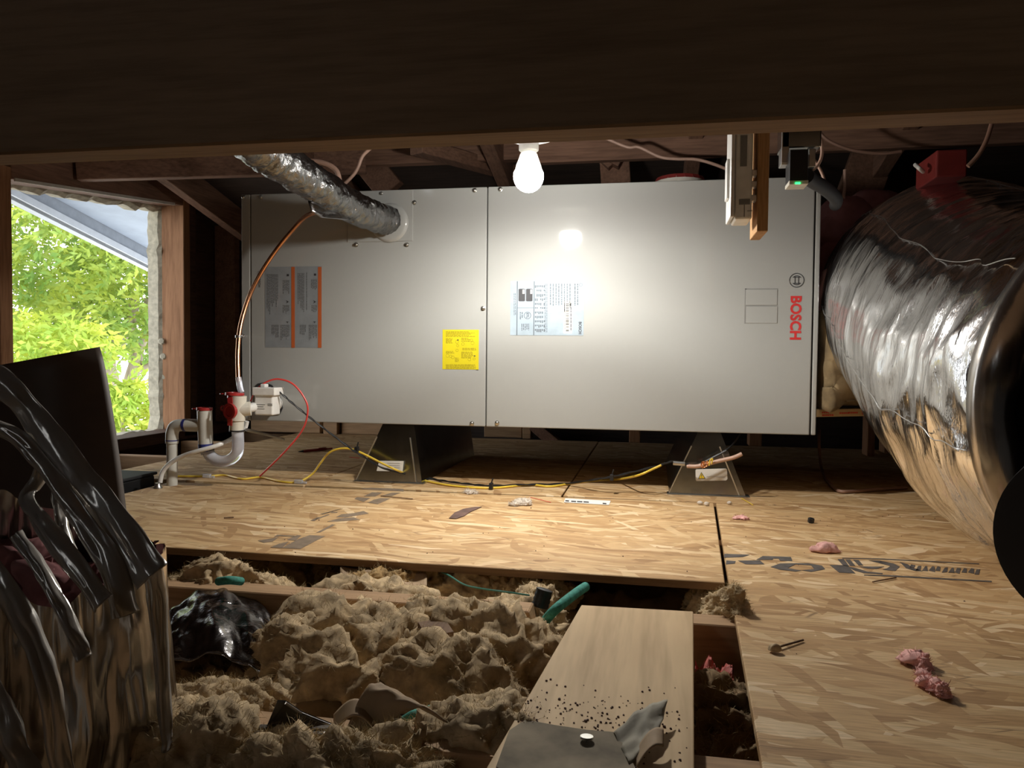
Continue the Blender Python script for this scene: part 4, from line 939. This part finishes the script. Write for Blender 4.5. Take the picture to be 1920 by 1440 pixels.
for j in range(nv+1):
    v = j/nv
    for i in range(nu):
        th = 2*PI*i/nu
        cth = math.cos(th); sth = math.sin(th)           # cth: right, sth<0: towards the camera
        top = 1015+60*(cth)-40*cth*cth+60*max(0, -sth)+25*N.noise(Vector((th*4, 0, 3)))
        y = top+(1620-top)*v
        xl, xr = jrow(max(930, min(1600, y))); cx_ = (xl+xr)/2; hw = (xr-xl)/2
        q = Vector((cth*5, sth*5, v*1.6+cth*1.2)); fold = .10*N.noise(q)+.09*abs(N.noise(q*1.8))+.035*N.noise(q*4.5)-.03
        hw2 = hw*(1+fold*(1 if abs(cth) < .93 else .35)); c_ = dp(cx_, y, D0)
        vs.append(c_+RT*(cth*hw2*D0/F)+Vector((FW.x, FW.y, 0)).normalized()*(sth*hw2*D0/F*.8))
fs = [(j*nu+i, j*nu+(i+1) % nu, (j+1)*nu+(i+1) % nu, (j+1)*nu+i) for j in range(nv) for i in range(nu)]
obj('foil_jacket', MB().add(vs, fs), 'foil_front', tf_, smooth='all')
def ribbon(pts, w0, w1, mat='film', nm='torn_strip', seed=0.0, roll=.8):
    P = catmull([Vector(p) for p in pts], 8); L = len(P)
    def fn(u, v):
        k = v*(L-1); i = min(int(k), L-2); p = P[i].lerp(P[i+1], k-i); t = (P[min(i+1, L-1)]-P[i]).normalized()
        side = t.cross(FW).normalized(); wd = .66*(w0+(w1-w0)*v)*(1+.25*N.noise(Vector((v*6, seed, 0))))
        s = (u-.5)*wd
        return p+side*s+FW*(-.010*math.cos((u-.5)*PI*roll)+.004*N.noise(Vector((u*4, v*5, seed)))+.0012*N.noise(Vector((u*11, v*14, seed))))
    return obj(nm, MB().grid(fn, 14, L*2, .0012), mat, tf_, smooth='all')
ribbon([dp(-20, 700, .62), dp(40, 745, .61), dp(105, 830, .60), (dp(180, 925, .59)), dp(245, 1010, .57), dp(290, 1080, .56)], .030, .042, seed=1)
ribbon([dp(-30, 790, .60), dp(40, 820, .60), dp(95, 880, .59), dp(150, 960, .575), dp(215, 1060, .56), dp(240, 1150, .555)], .012, .030, seed=2)
ribbon([dp(88, 870, .60), dp(76, 900, .60), dp(58, 935, .59), dp(90, 985, .57), dp(150, 1060, .55), dp(200, 1130, .54)], .012, .024, seed=3)
ribbon([dp(115, 900, .60), dp(118, 950, .59), dp(130, 1000, .58), dp(165, 1090, .56)], .006, .010, seed=4)
ribbon([dp(-40, 1040, .56), dp(20, 1110, .55), dp(70, 1200, .545), dp(100, 1290, .54), dp(120, 1420, .54), dp(150, 1500, .54)], .030, .020, seed=5)
ribbon([dp(40, 1000, .58), dp(80, 1060, .565), dp(130, 1150, .55), dp(165, 1230, .545)], .010, .016, seed=6)
ribbon([dp(284, 1040, .57), dp(300, 1120, .575), dp(306, 1230, .585), dp(316, 1350, .60), dp(318, 1400, .60)], .022, .008, seed=7)
ribbon([dp(-40, 1240, .54), dp(10, 1330, .535), dp(50, 1430, .53), dp(70, 1520, .53)], .026, .030, seed=8)
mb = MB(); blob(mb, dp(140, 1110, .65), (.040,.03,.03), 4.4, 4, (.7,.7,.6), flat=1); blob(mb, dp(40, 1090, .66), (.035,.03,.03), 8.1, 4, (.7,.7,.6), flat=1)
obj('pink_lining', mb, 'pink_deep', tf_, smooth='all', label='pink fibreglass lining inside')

# ================================================================ THE OPEN JOIST BAYS
def hgt(x, y):
    p = Vector((x*9, y*9, 1.0)); return -.105+.035*N.noise(p*.6)+.030*(1-2*abs(N.noise(p*1.3)))+.014*(1-2*abs(N.noise(p*3.2)))+.005*N.noise(p*9)
def bay(x0, x1, y0, y1, dz, nm, lab, mat):
    m = MB().grid(lambda u, v: (x0+(x1-x0)*u, y0+(y1-y0)*v, hgt(x0+(x1-x0)*u, y0+(y1-y0)*v)+dz-.05*max(0, abs(u-.5)*2-.85)), int((x1-x0)*130), int((y1-y0)*130), .0)
    o = obj(nm, m, mat, label=lab, cat='insulation', kind='stuff', smooth='all'); return o
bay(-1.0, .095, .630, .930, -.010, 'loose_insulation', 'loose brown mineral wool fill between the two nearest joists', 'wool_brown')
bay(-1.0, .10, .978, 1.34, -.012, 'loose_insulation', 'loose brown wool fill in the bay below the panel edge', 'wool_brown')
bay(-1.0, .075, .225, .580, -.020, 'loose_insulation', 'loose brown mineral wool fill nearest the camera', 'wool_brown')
NW = [0]
def clump(lab, parts, mat='wool', fib=2200, fl=.008, sub=5, nm='wool_clump'):
    NW[0] += 1; e = None; mb = MB()
    for i, (px, py, z, rx, ry, rz, *rest) in enumerate(parts):
        c = at(px, py, 'Z', z); blob(mb, c, (rx, ry, rz*.72), NW[0]*2.3+i*1.1, sub, (.5,.42,.62), rest[0] if rest else 0.0, .5)
    lo = Vector((sum(v.x for v in mb.v)/len(mb.v), sum(v.y for v in mb.v)/len(mb.v), min(v.z for v in mb.v)))
    e = thing(nm, lo, lab, 'insulation', 'clumps of mineral wool')
    obj('wool_body', mb, mat, e, smooth='all')
    obj('loose_fibres', fibres(mb, fib*3, fl*1.3, NW[0], .0002), 'wool_fibre', e, kind='stuff')
    return e
clump('large tan wool mass rising in the middle of the open bay', [(630,1225,-.075,.10,.075,.085,.2), (700,1175,-.075,.095,.050,.085), (560,1260,-.08,.06,.055,.07), (620,1300,-.085,.085,.055,.07), (735,1240,-.07,.06,.06,.08), (560,1180,-.085,.05,.035,.06)], fib=6000)
clump('broad wool mass left of the bare plank', [(880,1225,-.07,.095,.06,.075,-.2), (950,1245,-.07,.07,.06,.075), (860,1290,-.07,.085,.05,.075), (980,1195,-.075,.055,.045,.075), (800,1230,-.08,.05,.05,.07)], fib=5000)
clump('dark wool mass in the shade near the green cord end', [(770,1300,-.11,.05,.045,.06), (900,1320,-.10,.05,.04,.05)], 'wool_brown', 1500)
clump('golden wool tufts lying on the far left of the joist', [(430,1100,-.03,.05,.035,.04), (395,1104,-.03,.03,.03,.035), (470,1115,-.05,.05,.035,.045,.4), (350,1106,-.03,.018,.016,.03)], 'wool', 1800)
clump('orange brown wool under the middle of the panel edge', [(470,1085,-.075,.05,.045,.05), (540,1088,-.08,.05,.045,.045), (615,1080,-.07,.03,.03,.04)], 'wool_gold', 1400)
clump('row of curly wool behind the joist beside the kraft paper', [(690,1106,-.04,.035,.02,.030), (735,1106,-.04,.035,.02,.034), (795,1102,-.045,.040,.03,.042), (660,1108,-.04,.02,.018,.026)], 'wool_gold', 2200)
clump('curly wool behind the cut joist end by the green cord', [(860,1112,-.05,.05,.035,.040), (920,1110,-.05,.045,.035,.042), (970,1110,-.05,.04,.04,.045), (1030,1118,-.05,.032,.026,.036), (1005,1150,-.05,.03,.03,.04)], 'wool', 2600)
clump('wool tuft standing up against the right panel edge', [(1355,1145,-.03,.024,.024,.03), (1330,1138,-.045,.03,.03,.03), (1362,1175,-.05,.020,.026,.05), (1386,1140,.004,.006,.008,.030,.3), (1372,1138,.0,.008,.008,.028)], 'wool', 1500)
clump('brown wool below the tuft between plank and right panel', [(1320,1205,-.06,.03,.03,.04), (1370,1220,-.06,.03,.03,.045)], 'wool', 1000)
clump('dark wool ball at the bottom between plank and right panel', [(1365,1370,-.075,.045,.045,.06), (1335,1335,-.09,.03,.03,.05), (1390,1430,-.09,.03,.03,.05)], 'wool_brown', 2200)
clump('wide pale wool mound at the bottom edge of the view', [(610,1462,-.030,.080,.028,.040), (520,1470,-.035,.06,.028,.036), (690,1465,-.035,.055,.028,.038), (760,1465,-.04,.05,.04,.045)], 'wool', 6000, .009)
clump('wool heap at the lower left corner beside the foil', [(370,1440,-.035,.06,.035,.05), (440,1455,-.035,.055,.035,.05), (320,1440,-.04,.04,.035,.05)], 'wool', 3000)
clump('small round wool tuft on the near joist', [(362,1385,-.008,.016,.014,.024)], 'wool', 500, sub=4)
clump('wool puff resting at the left above the near joist', [(375,1322,-.06,.032,.022,.034), (440,1326,-.06,.025,.02,.030)], 'wool', 900, sub=4)
clump('pair of pale wool puffs beside the rusty bracket', [(470,1338,-.045,.016,.015,.03), (500,1335,-.05,.015,.014,.035)], 'wool', 600, sub=4)
clump('ragged wool lying over the torn paper below the plank', [(880,1400,-.03,.055,.035,.035,.3), (930,1380,-.02,.04,.025,.025), (830,1430,-.05,.045,.035,.04), (985,1390,-.015,.035,.02,.022)], 'wool', 2800)
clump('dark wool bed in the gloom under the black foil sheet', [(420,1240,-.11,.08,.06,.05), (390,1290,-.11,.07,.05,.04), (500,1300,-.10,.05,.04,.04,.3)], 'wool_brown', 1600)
clump('small wool knot in front of the broken wood block', [(870,1165,-.035,.017,.016,.028)], 'wool', 400, sub=4)

# plank, paper and scraps
pk = [at(1090, 1134, 'Z', .0085), at(1300, 1146, 'Z', .0085), at(1297, 1470, 'Z', .0085), at(925, 1420, 'Z', .0085)]
pk[3] = Vector((-.112-.006, .50, .0085)); pk[2] = Vector((pk[2].x, .50, .0085))
pkt = thing('plank', Vector((-.03, .75, JT)), 'bare pale wooden plank lying across the joists', 'plank')
obj('board', MB().prism([Vector((p.x, p.y, JT+.0006)) for p in pk], (0,0,.0085-JT-.0006)), 'plank_wood', pkt, bevel=.0012)
kp = [(955,1372),(985,1352),(1040,1362),(1100,1371),(1150,1375),(1170,1400),(1190,1440),(1200,1475),(1100,1480),(1000,1480),(930,1440)]
obj('tar_paper', MB().prism([at(x, y, 'Z', .0092) for x, y in kp], (0,0,.0012)), 'tar_paper', label='dirty torn grey paper stuck on the near end of the plank', cat='paper')
def curl(u, v):
    a = at(1150+u*30, 1373+u*60, 'Z', .0108); b = at(1252-u*20, 1341+u*58, 'Z', .011)
    p = a.lerp(b, v); p.z += .014*math.sin(v*1.9)*(1-.55*u)+.004*N.noise(Vector((u*4, v*4, 0))); return p
obj('curled_paper', MB().grid(curl, 12, 14, .0009), 'kraft_grey', label='curled grey paper flap lifting off the plank', cat='paper', smooth='all')
def curl2(u, v):
    p = at(1195+u*48, 1405+v*34-u*14, 'Z', .012); p.z += .012*math.sin(u*2.2); return p
obj('torn_scrap', MB().grid(curl2, 10, 8, .0009), 'kraft', label='small tan torn scrap under the curled paper flap', cat='paper', smooth='all')
c = at(1100, 1389, 'Z', .0106); obj('nail', MB().lathe(c, (0,.1,1), [(.0012,-.002), (.0012,.002), (.0052,.002), (.0055,.003), (.0050,.0036), (0,.0036)], 18), 'screw_steel', label='round nail head in the grey paper on the plank', cat='nail', smooth=True)
def kr(u, v):
    p = at(638+(800-638)*u, 1094-22*v+6*u*(1-v)-5*math.sin(u*3), 'Z', -.022); p.z += .012*N.noise(Vector((u*3, v*3, 1)))+.006*v; return p
obj('kraft_paper', MB().grid(kr, 26, 10, .001), 'kraft', label='pale kraft paper sheet lying below the panel edge', cat='paper', smooth='all')
def kc(u, v):
    p = at(640+62*u, 1398-10*v-14*u, 'Z', -.02).lerp(at(730+110*u, 1332+50*u, 'Z', -.01), v); p.z += .035*math.sin(v*2.6)*(1-.3*u)+.004*N.noise(Vector((u*4, v*5, 3))); return p
obj('brown_paper', MB().grid(kc, 16, 16, .0012), 'kraft', label='curled brown paper strip beside the near joist', cat='paper', smooth='all')
def kd(u, v):
    p = at(625+78*u, 1372-22*v+8*u, 'Z', -.012); p.z += .016*math.sin(u*2.8)+.005*v; return p
obj('brown_paper', MB().grid(kd, 12, 8, .001), 'kraft', label='flat brown paper piece behind the curled strip', cat='paper', smooth='all')
def bs(u, v):
    x = 296+212*u; y = 1178-44*math.sin(u*2.6)*(1-v)+(26+14*u)*v*1.2-8*(1-u)*(1-v)
    p = at(x, y, 'Z', -.035); p.z += .022*math.sin(u*PI)+.007*N.noise(Vector((u*5, v*3, 5)))+.003*N.noise(Vector((u*13, v*9, 5)))-.03*v*v; return p
obj('black_foil_sheet', MB().grid(bs, 60, 26, .0012), 'sheet_black', label='glossy black foil sheet draped in the bay beside the foil duct', cat='sheet', smooth='all')
# pink wrapper
def pw_(u, v):
    p = at(1303+72*u, 1245+55*v+10*u, 'Z', -.055); p.z += .014*N.noise(Vector((u*4, v*4, 9)))+.010*abs(N.noise(Vector((u*9, v*9, 2)))); return p
obj('pink_wrapper', MB().grid(pw_, 22, 18, .0008), 'pink_paper', label='crumpled pink wrapper between plank and right panel', cat='paper')
def gw(u, v):
    p = at(1312+66*u, 1300+26*v, 'Z', -.062); p.z += .02*N.noise(Vector((u*4, v*4, 19))); return p
obj('grey_wrapper', MB().grid(gw, 14, 10, .0008), 'kraft_grey', label='grey crumpled paper below the pink wrapper', cat='paper')
# cords
obj('covered_cable', MB().tube([at(1010, 1190, 'Z', -.05), at(1020, 1168, 'Z', -.03), at(1038, 1146, 'Z', -.01), at(1062, 1126, 'Z', -.002), at(1083, 1110, 'Z', .0), at(1098, 1100, 'Z', .0)], .0062, 12, 6), 'green_cloth', label='thick green cloth covered cord rising beside the plank', cat='cable', smooth=True)
obj('covered_cable', MB().tube([at(762, 1352, 'Z', -.035), at(775, 1345, 'Z', -.025), at(795, 1338, 'Z', -.03), at(815, 1332, 'Z', -.05)], .0062, 12, 6), 'green_cloth', label='short green cord end by the curled brown paper', cat='cable', smooth=True)
obj('covered_cable', MB().tube([at(410, 1090, 'Z', .005), at(430, 1088, 'Z', .012), at(452, 1090, 'Z', .005)], .0055, 12, 5), 'green_cloth', label='green cord end in the golden wool at far left', cat='cable', smooth=True)
obj('green_wire', MB().tube([at(812, 1066, 'Z', -.02), at(840, 1078, 'Z', -.012), at(870, 1096, 'Z', -.006), at(905, 1104, 'Z', .0), at(950, 1110, 'Z', .0), at(992, 1116, 'Z', -.01)], .0013, 6, 6), 'green_wire', label='thin green wire over the wool behind the joist', cat='wire', smooth=True)
ct = thing('black_bottle_cap', at(1013, 1140, 'Z', -.02), 'small ribbed black plug beside the green cord', 'plug')
c0 = at(1012, 1138, 'Z', -.02); obj('plug_body', MB().lathe(c0, (.25,.2,1), [(.011,0), (.0115,.004), (.0105,.006), (.0115,.009), (.0105,.012), (.0115,.015), (.0105,.018), (.011,.023), (.008,.024)], 20), 'black_plastic', ct, smooth=True)
# broken wood block
wb = [at(x, y, 'Z', -.015) for x, y in [(800,1194),(851,1184),(834,1158),(783,1166)]]
obj('wood_block', MB().prism([p-Vector((0,0,.016)) for p in wb], (0,0,.016)), 'chip_wood', label='small broken brown wood block with grooved top', cat='wood block', bevel=.001)
# rusty bracket on the near joist
rbk = thing('metal_bracket', at(560, 1360, 'Z', -.011), 'dark bent metal bracket lying on the near joist', 'bracket')
tri = [at(x, y, 'Z', z) for x, y, z in [(500,1362,-.008),(622,1361,-.008),(565,1338,.004),(535,1318,.018),(519,1317,.018)]]
obj('bent_plate', MB().prism(tri, (0,.0015,.0015)), 'rust_metal', rbk)
obj('bright_edge', MB().tube([tri[1], tri[2], tri[3]], .0012, 6, 1), 'steel', rbk)
obj('flat_bar', MB().beam(at(458, 1366, 'Z', -.008), at(622, 1368, 'Z', -.008), .007, .005), 'rust_metal', rbk, bevel=.001)
obj('flat_bar', MB().beam(at(452, 1376, 'Z', -.009), at(610, 1376, 'Z', -.009), .009, .004), 'rust_metal', rbk, bevel=.001)
# black tray at the drain pipe
bt_ = thing('condensate_pump', at(275, 900, 'Z', 0), 'low black plastic tray beside the drain pipe', 'pump')
q0 = at(228, 921, 'Z', 0.001); q1 = at(303, 908, 'Z', 0.001)
obj('tray_body', MB().box(-1.36, -1.185, 1.52, 1.66, -.085, .012), 'black_plastic', bt_, bevel=.004)
obj('tray_lid', MB().box(-1.365, -1.18, 1.515, 1.665, .0125, .020), 'black_rubber', bt_, bevel=.003)
c = at(299, 909, 'Y', 1.555); obj('hose_barb', MB().lathe(c+Vector((-.004,0,-.012)), (0,0,1), [(.009,0), (.010,.006), (.007,.010), (.006,.016)], 14), 'steel', bt_, smooth=True)
obj('strut_rod', MB().tube([at(462, 806, 'Y', 1.62), at(500, 815, 'Y', 2.0), at(532, 824, 'Y', 2.35)], .004, 8, 2), 'steel', label='thin grey rod running back under the cabinet left end', cat='rod', smooth=True)

# ================================================================ SMALL THINGS ON THE FLOOR
pn0 = at(559, 847, 'Z', .0045); pn1 = at(624, 840.5, 'Z', .0045); d = (pn1-pn0); L = d.length
pe = thing('pen', (pn0+pn1)/2-Vector((0,0,.0045)), 'red ballpoint pen lying on the floor left of the stand', 'pen')
obj('pen_barrel', MB().lathe(pn0+d*.14, d, [(.0036,0), (.0042,.004), (.0042,L*.62), (.0036,L*.66)], 14), 'red_plastic', pe, smooth=True)
obj('pen_tip', MB().lathe(pn0, d, [(.0006,0), (.0014,L*.03), (.0034,L*.138)], 12), 'black_plastic', pe, smooth=True)
obj('push_button', MB().lathe(pn0+d*.81, d, [(.0036,0), (.0022,.003), (.0022,L*.17)], 12).beam(pn0+d*.58+Vector((0,0,.0052)), pn0+d*.80+Vector((0,0,.0052)), .003, .0012), 'red_plastic', pe, smooth=True)
def stick(nm, x0, y0, x1, y1, r, mat, lab, cat, z=None):
    return obj(nm, MB().tube([at(x0, y0, 'Z', r+.0006), at((x0+x1)/2, (y0+y1)/2, 'Z', r+.0010), at(x1, y1, 'Z', r+.0006)], r, 6, 2), mat, label=lab, cat=cat, smooth=True)
stick('twig', 714, 930, 774, 935.5, .0011, 'chip_wood', 'thin dark twig beside the left stand on the front panel', 'twig')
stick('splinter', 420, 971, 438, 970, .0013, 'chip_wood', 'short dark splinter on the left end of the front panel', 'splinter')
stick('splinter', 1636, 1091, 1680, 1083, .0011, 'chip_wood', 'thin brown splinter in front of the stamped logo', 'splinter')
stick('red_sliver', 993, 932, 1033, 942, .0007, 'red_wire', 'thin red sliver beside the white tuft', 'sliver')
stick('red_sliver', 655, 857, 674, 859, .0010, 'red_wire', 'tiny red wire offcut behind the yellow cable', 'sliver')
stick('wire_offcut', 1390, 934, 1412, 947, .0010, 'yellow_wire', 'curled yellow wire offcut by the right stand base', 'wire')
nl = thing('nail_with_wool', at(1470, 1214, 'Z', 0), 'nail with a tuft of wool lying on the right panel', 'nail')
obj('nail_shank', MB().tube([at(1460, 1213, 'Z', .003), at(1506, 1200, 'Z', .002)], .0012, 8, 1), 'chip_wood', nl, smooth=True)
mb = MB(); blob(mb, at(1452, 1218, 'Z', .003), (.007,.005,.006), 2.2, 3, (.3,.3,.1)); obj('wool_tuft', mb, 'wool', nl, smooth='all')
def tuft(nm, lab, parts, mat, fib=300, fl=.006, fm=None):
    mb = MB()
    for i, (px, py, rx, ry, rz) in enumerate(parts): blob(mb, at(px, py, 'Z', rz*.3+.001), (rx, ry, rz), i*2.1+len(lab)*.7, 4, (.7,.6,.5), 0, .3)
    e = thing(nm, at(parts[0][0], parts[0][1], 'Z', 0), lab, 'insulation'); obj('tuft_body', mb, mat, e, smooth='all')
    if fib: obj('loose_fibres', fibres(mb, fib, fl, len(lab)), fm or mat, e, kind='stuff')
    return e
tuft('pink_tuft', 'long pink insulation tuft lying on the near right panel', [(1716,1238,.011,.008,.009), (1728,1248,.008,.006,.008), (1732,1268,.005,.010,.006), (1741,1283,.009,.006,.006), (1756,1293,.008,.005,.007), (1768,1301,.006,.005,.009)], 'pink_wool', 900)
tuft('pink_tuft', 'small pink tuft behind the stamped letters', [(1545,1031,.016,.009,.006), (1560,1033,.008,.006,.004)], 'pink_wool', 150)
tuft('pink_tuft', 'flat pink scrap right of the middle panel seam', [(1388,971,.016,.012,.003)], 'pink_wool', 120)
tuft('white_tuft', 'grey white fluffy tuft near the front of the cabinet', [(982,944,.015,.008,.007), (965,947,.010,.006,.003)], 'fluff_white', 500, .010)
tuft('white_tuft', 'wispy white tuft at the panel seam below the cabinet', [(884,924,.012,.006,.004)], 'fluff_white', 300, .010)
c = at(1520, 980, 'Z', .0008); obj('black_nut', MB().lathe(c, (.1,-.1,1), [(.005,0), (.0058,.001), (.0058,.008), (.005,.009), (.0025,.009), (.0025,.005), (0,.005)], 6), 'black_plastic', label='small black hex nut on the right panel', cat='nut')
q = [at(x, y, 'Z', .0006) for x, y in [(1057,942),(1142,947),(1145,939.5),(1060,934.5)]]
ps = obj('paper_strip', MB().prism(q, (0,0,.0006)), 'label_white', label='white printed paper strip on the floor below the rating plate', cat='paper')
s = MB()
for x0, x1, yy in [(1060,1067,939),(1071,1080,940),(1082,1092,940.6),(1094,1104,941.2),(1130,1137,944)]: s.prism([at(x0, yy-1.2, 'Z', .0014), at(x0, yy+.8, 'Z', .0014), at(x1, yy+1.4, 'Z', .0014), at(x1, yy-.6, 'Z', .0014)], (0,0,.0002))
obj('small_print', s, 'print_dark', ps, kind='stuff')
q = [at(x, y, 'Z', .0008) for x, y in [(842,972),(855,973),(870,968),(882,960),(903,951),(890,951),(868,955),(852,962)]]
obj('dry_leaf', MB().prism(q, (0,0,.0010)), 'leaf_debris', label='dark brown dry bark flake on the front panel', cat='flake')
for i, (px, py, r) in enumerate([(1312,943,.0042),(1325,945,.0042),(1368,943,.0036)]):
    mb = MB(); blob(mb, at(px, py, 'Z', r), (r*1.4, r, r), i*3.3, 3, (.2,.2,.05), 0, .9)
    obj('foam_crumb', mb, 'fluff_white', label=['left of two white foam crumbs before the right stand', 'right of two white foam crumbs before the right stand', 'lone white foam crumb right of the pair'][i], cat='crumb', group='white foam crumbs', smooth='all')
# crumbs of dirt nobody could count
rn = random.Random(5); dm = MB()
for _ in range(420):
    if rn.random() < .5: x, y, z = rn.uniform(-.105, .03), rn.gauss(.62, .03), .0086
    else: x, y, z = rn.uniform(-1.0, 1.2), rn.uniform(.5, 1.65), .0002
    if z < .001 and not ((y > 1.09 and x < .09) or x > .14): continue
    if z > .001 and not (.52 < y < .70): continue
    r = rn.uniform(.0004, .0012)*(1.4 if rn.random() < .1 else 1)
    dm.lathe((x, y, z), (rn.uniform(-.3,.3), rn.uniform(-.3,.3), 1), [(r,0), (r*.8,r*.8), (0,r)], 5)
obj('dirt_crumbs', dm, 'leaf_debris', label='scattered dark dirt crumbs on the plank and panels', cat='dirt', kind='stuff')

# ink stamps on the panels
def stamp(polys, par, lab, mat='stamp_ink', z=.00025):
    m = MB()
    for pg in polys: m.prism([at(x, y, 'Z', z) for x, y in pg], (0,0,.0003))
    return obj('ink_stamp', m, mat, par, label=lab, kind='stuff')
def zoom(x0, y0, k, pg): return [(x0+x/k, y0+y/k) for x, y in pg]
Z1_ = lambda pg: zoom(1340, 1010, 1920/560, pg)
stamp([Z1_(p) for p in [
    [(62,98),(60,122),(180,118),(225,104)], [(75,140),(72,165),(130,160),(135,145)], [(150,142),(200,165),(320,165),(290,140)],
    [(310,112),(268,136),(372,136),(378,128),(410,128),(420,142),(500,144),(490,118)],
    [(420,160),(360,182),(420,200),(470,205),(520,212),(560,206),(470,190),(520,165),(620,172),(640,196),(560,204),(620,214),(710,196),(690,174),(600,158)],
    [(740,170),(800,218),(905,224),(850,172)],
    [(790,132),(830,178),(865,178),(830,132)], [(840,134),(870,174),(905,176),(870,134)], [(890,136),(925,172),(955,172),(925,138)],
    [(850,180),(900,205),(960,222),(1080,228),(1080,222),(980,212),(910,190)],
    [(930,180),(980,192),(1040,195),(1090,180),(1050,180),(1000,180)], [(990,140),(1060,142),(1090,165),(1130,176),(1110,190),(1080,200),(1160,208),(1190,180),(1150,160),(1080,146)],
    [(1190,150),(1230,190),(1290,208),(1340,210),(1280,190),(1240,165)],
    [(820,124),(1060,128),(1700,160),(1700,165),(1060,133),(820,128)], [(960,232),(1100,234),(1780,272),(1782,280),(1100,242),(960,236)]]
    + [[(1262+i*42+(i*17)%13, 166+i*2.6+(i*7)%9), (1250+i*42, 192+i*2.6+(i*11)%14), (1276+i*42+(i*5)%16, 198+i*2.7+(i*3)%12), (1290+i*42-(i*13)%9, 172+i*2.6)] for i in range(11)]], pan_r, 'dark grey stamped lettering and round logo')
Z7 = lambda pg: zoom(460, 920, 6.4, pg)
stamp([Z7(p) for p in [[(300,680),(440,690),(520,610),(400,640)], [(440,690),(660,700),(870,590),(960,545),(770,535),(620,590)], [(500,590),(600,600),(670,540),(620,535)], [(150,600),(220,625),(330,610),(400,560),(280,580)],
    [(340,560),(380,530),(560,540),(640,545),(560,552),(420,545)], [(850,505),(900,500),(1080,410),(1040,405)], [(980,372),(1100,370),(1380,350),(1300,320),(1120,335)], [(1090,318),(1200,322),(1480,275),(1420,245),(1300,270),(1150,285)],
    [(1310,100),(1420,135),(1500,90),(1340,78)], [(1470,145),(1590,162),(1740,95),(1620,90),(1540,110)], [(1420,68),(1560,70),(1640,25),(1520,20)], [(1640,60),(1760,65),(1860,25),(1760,25)],
    [(780,360),(830,365),(900,320),(860,320)], [(850,350),(1010,290),(990,285),(840,340)], [(900,280),(1100,230),(1170,215),(1050,240),(930,285)], [(1020,268),(1100,265),(1110,255),(1040,255)], [(1380,-20),(1500,-10),(1900,10),(1900,-20),(1500,-35)]]], pan_m, 'grey stamped blocks running across the panel', 'stamp_pale')
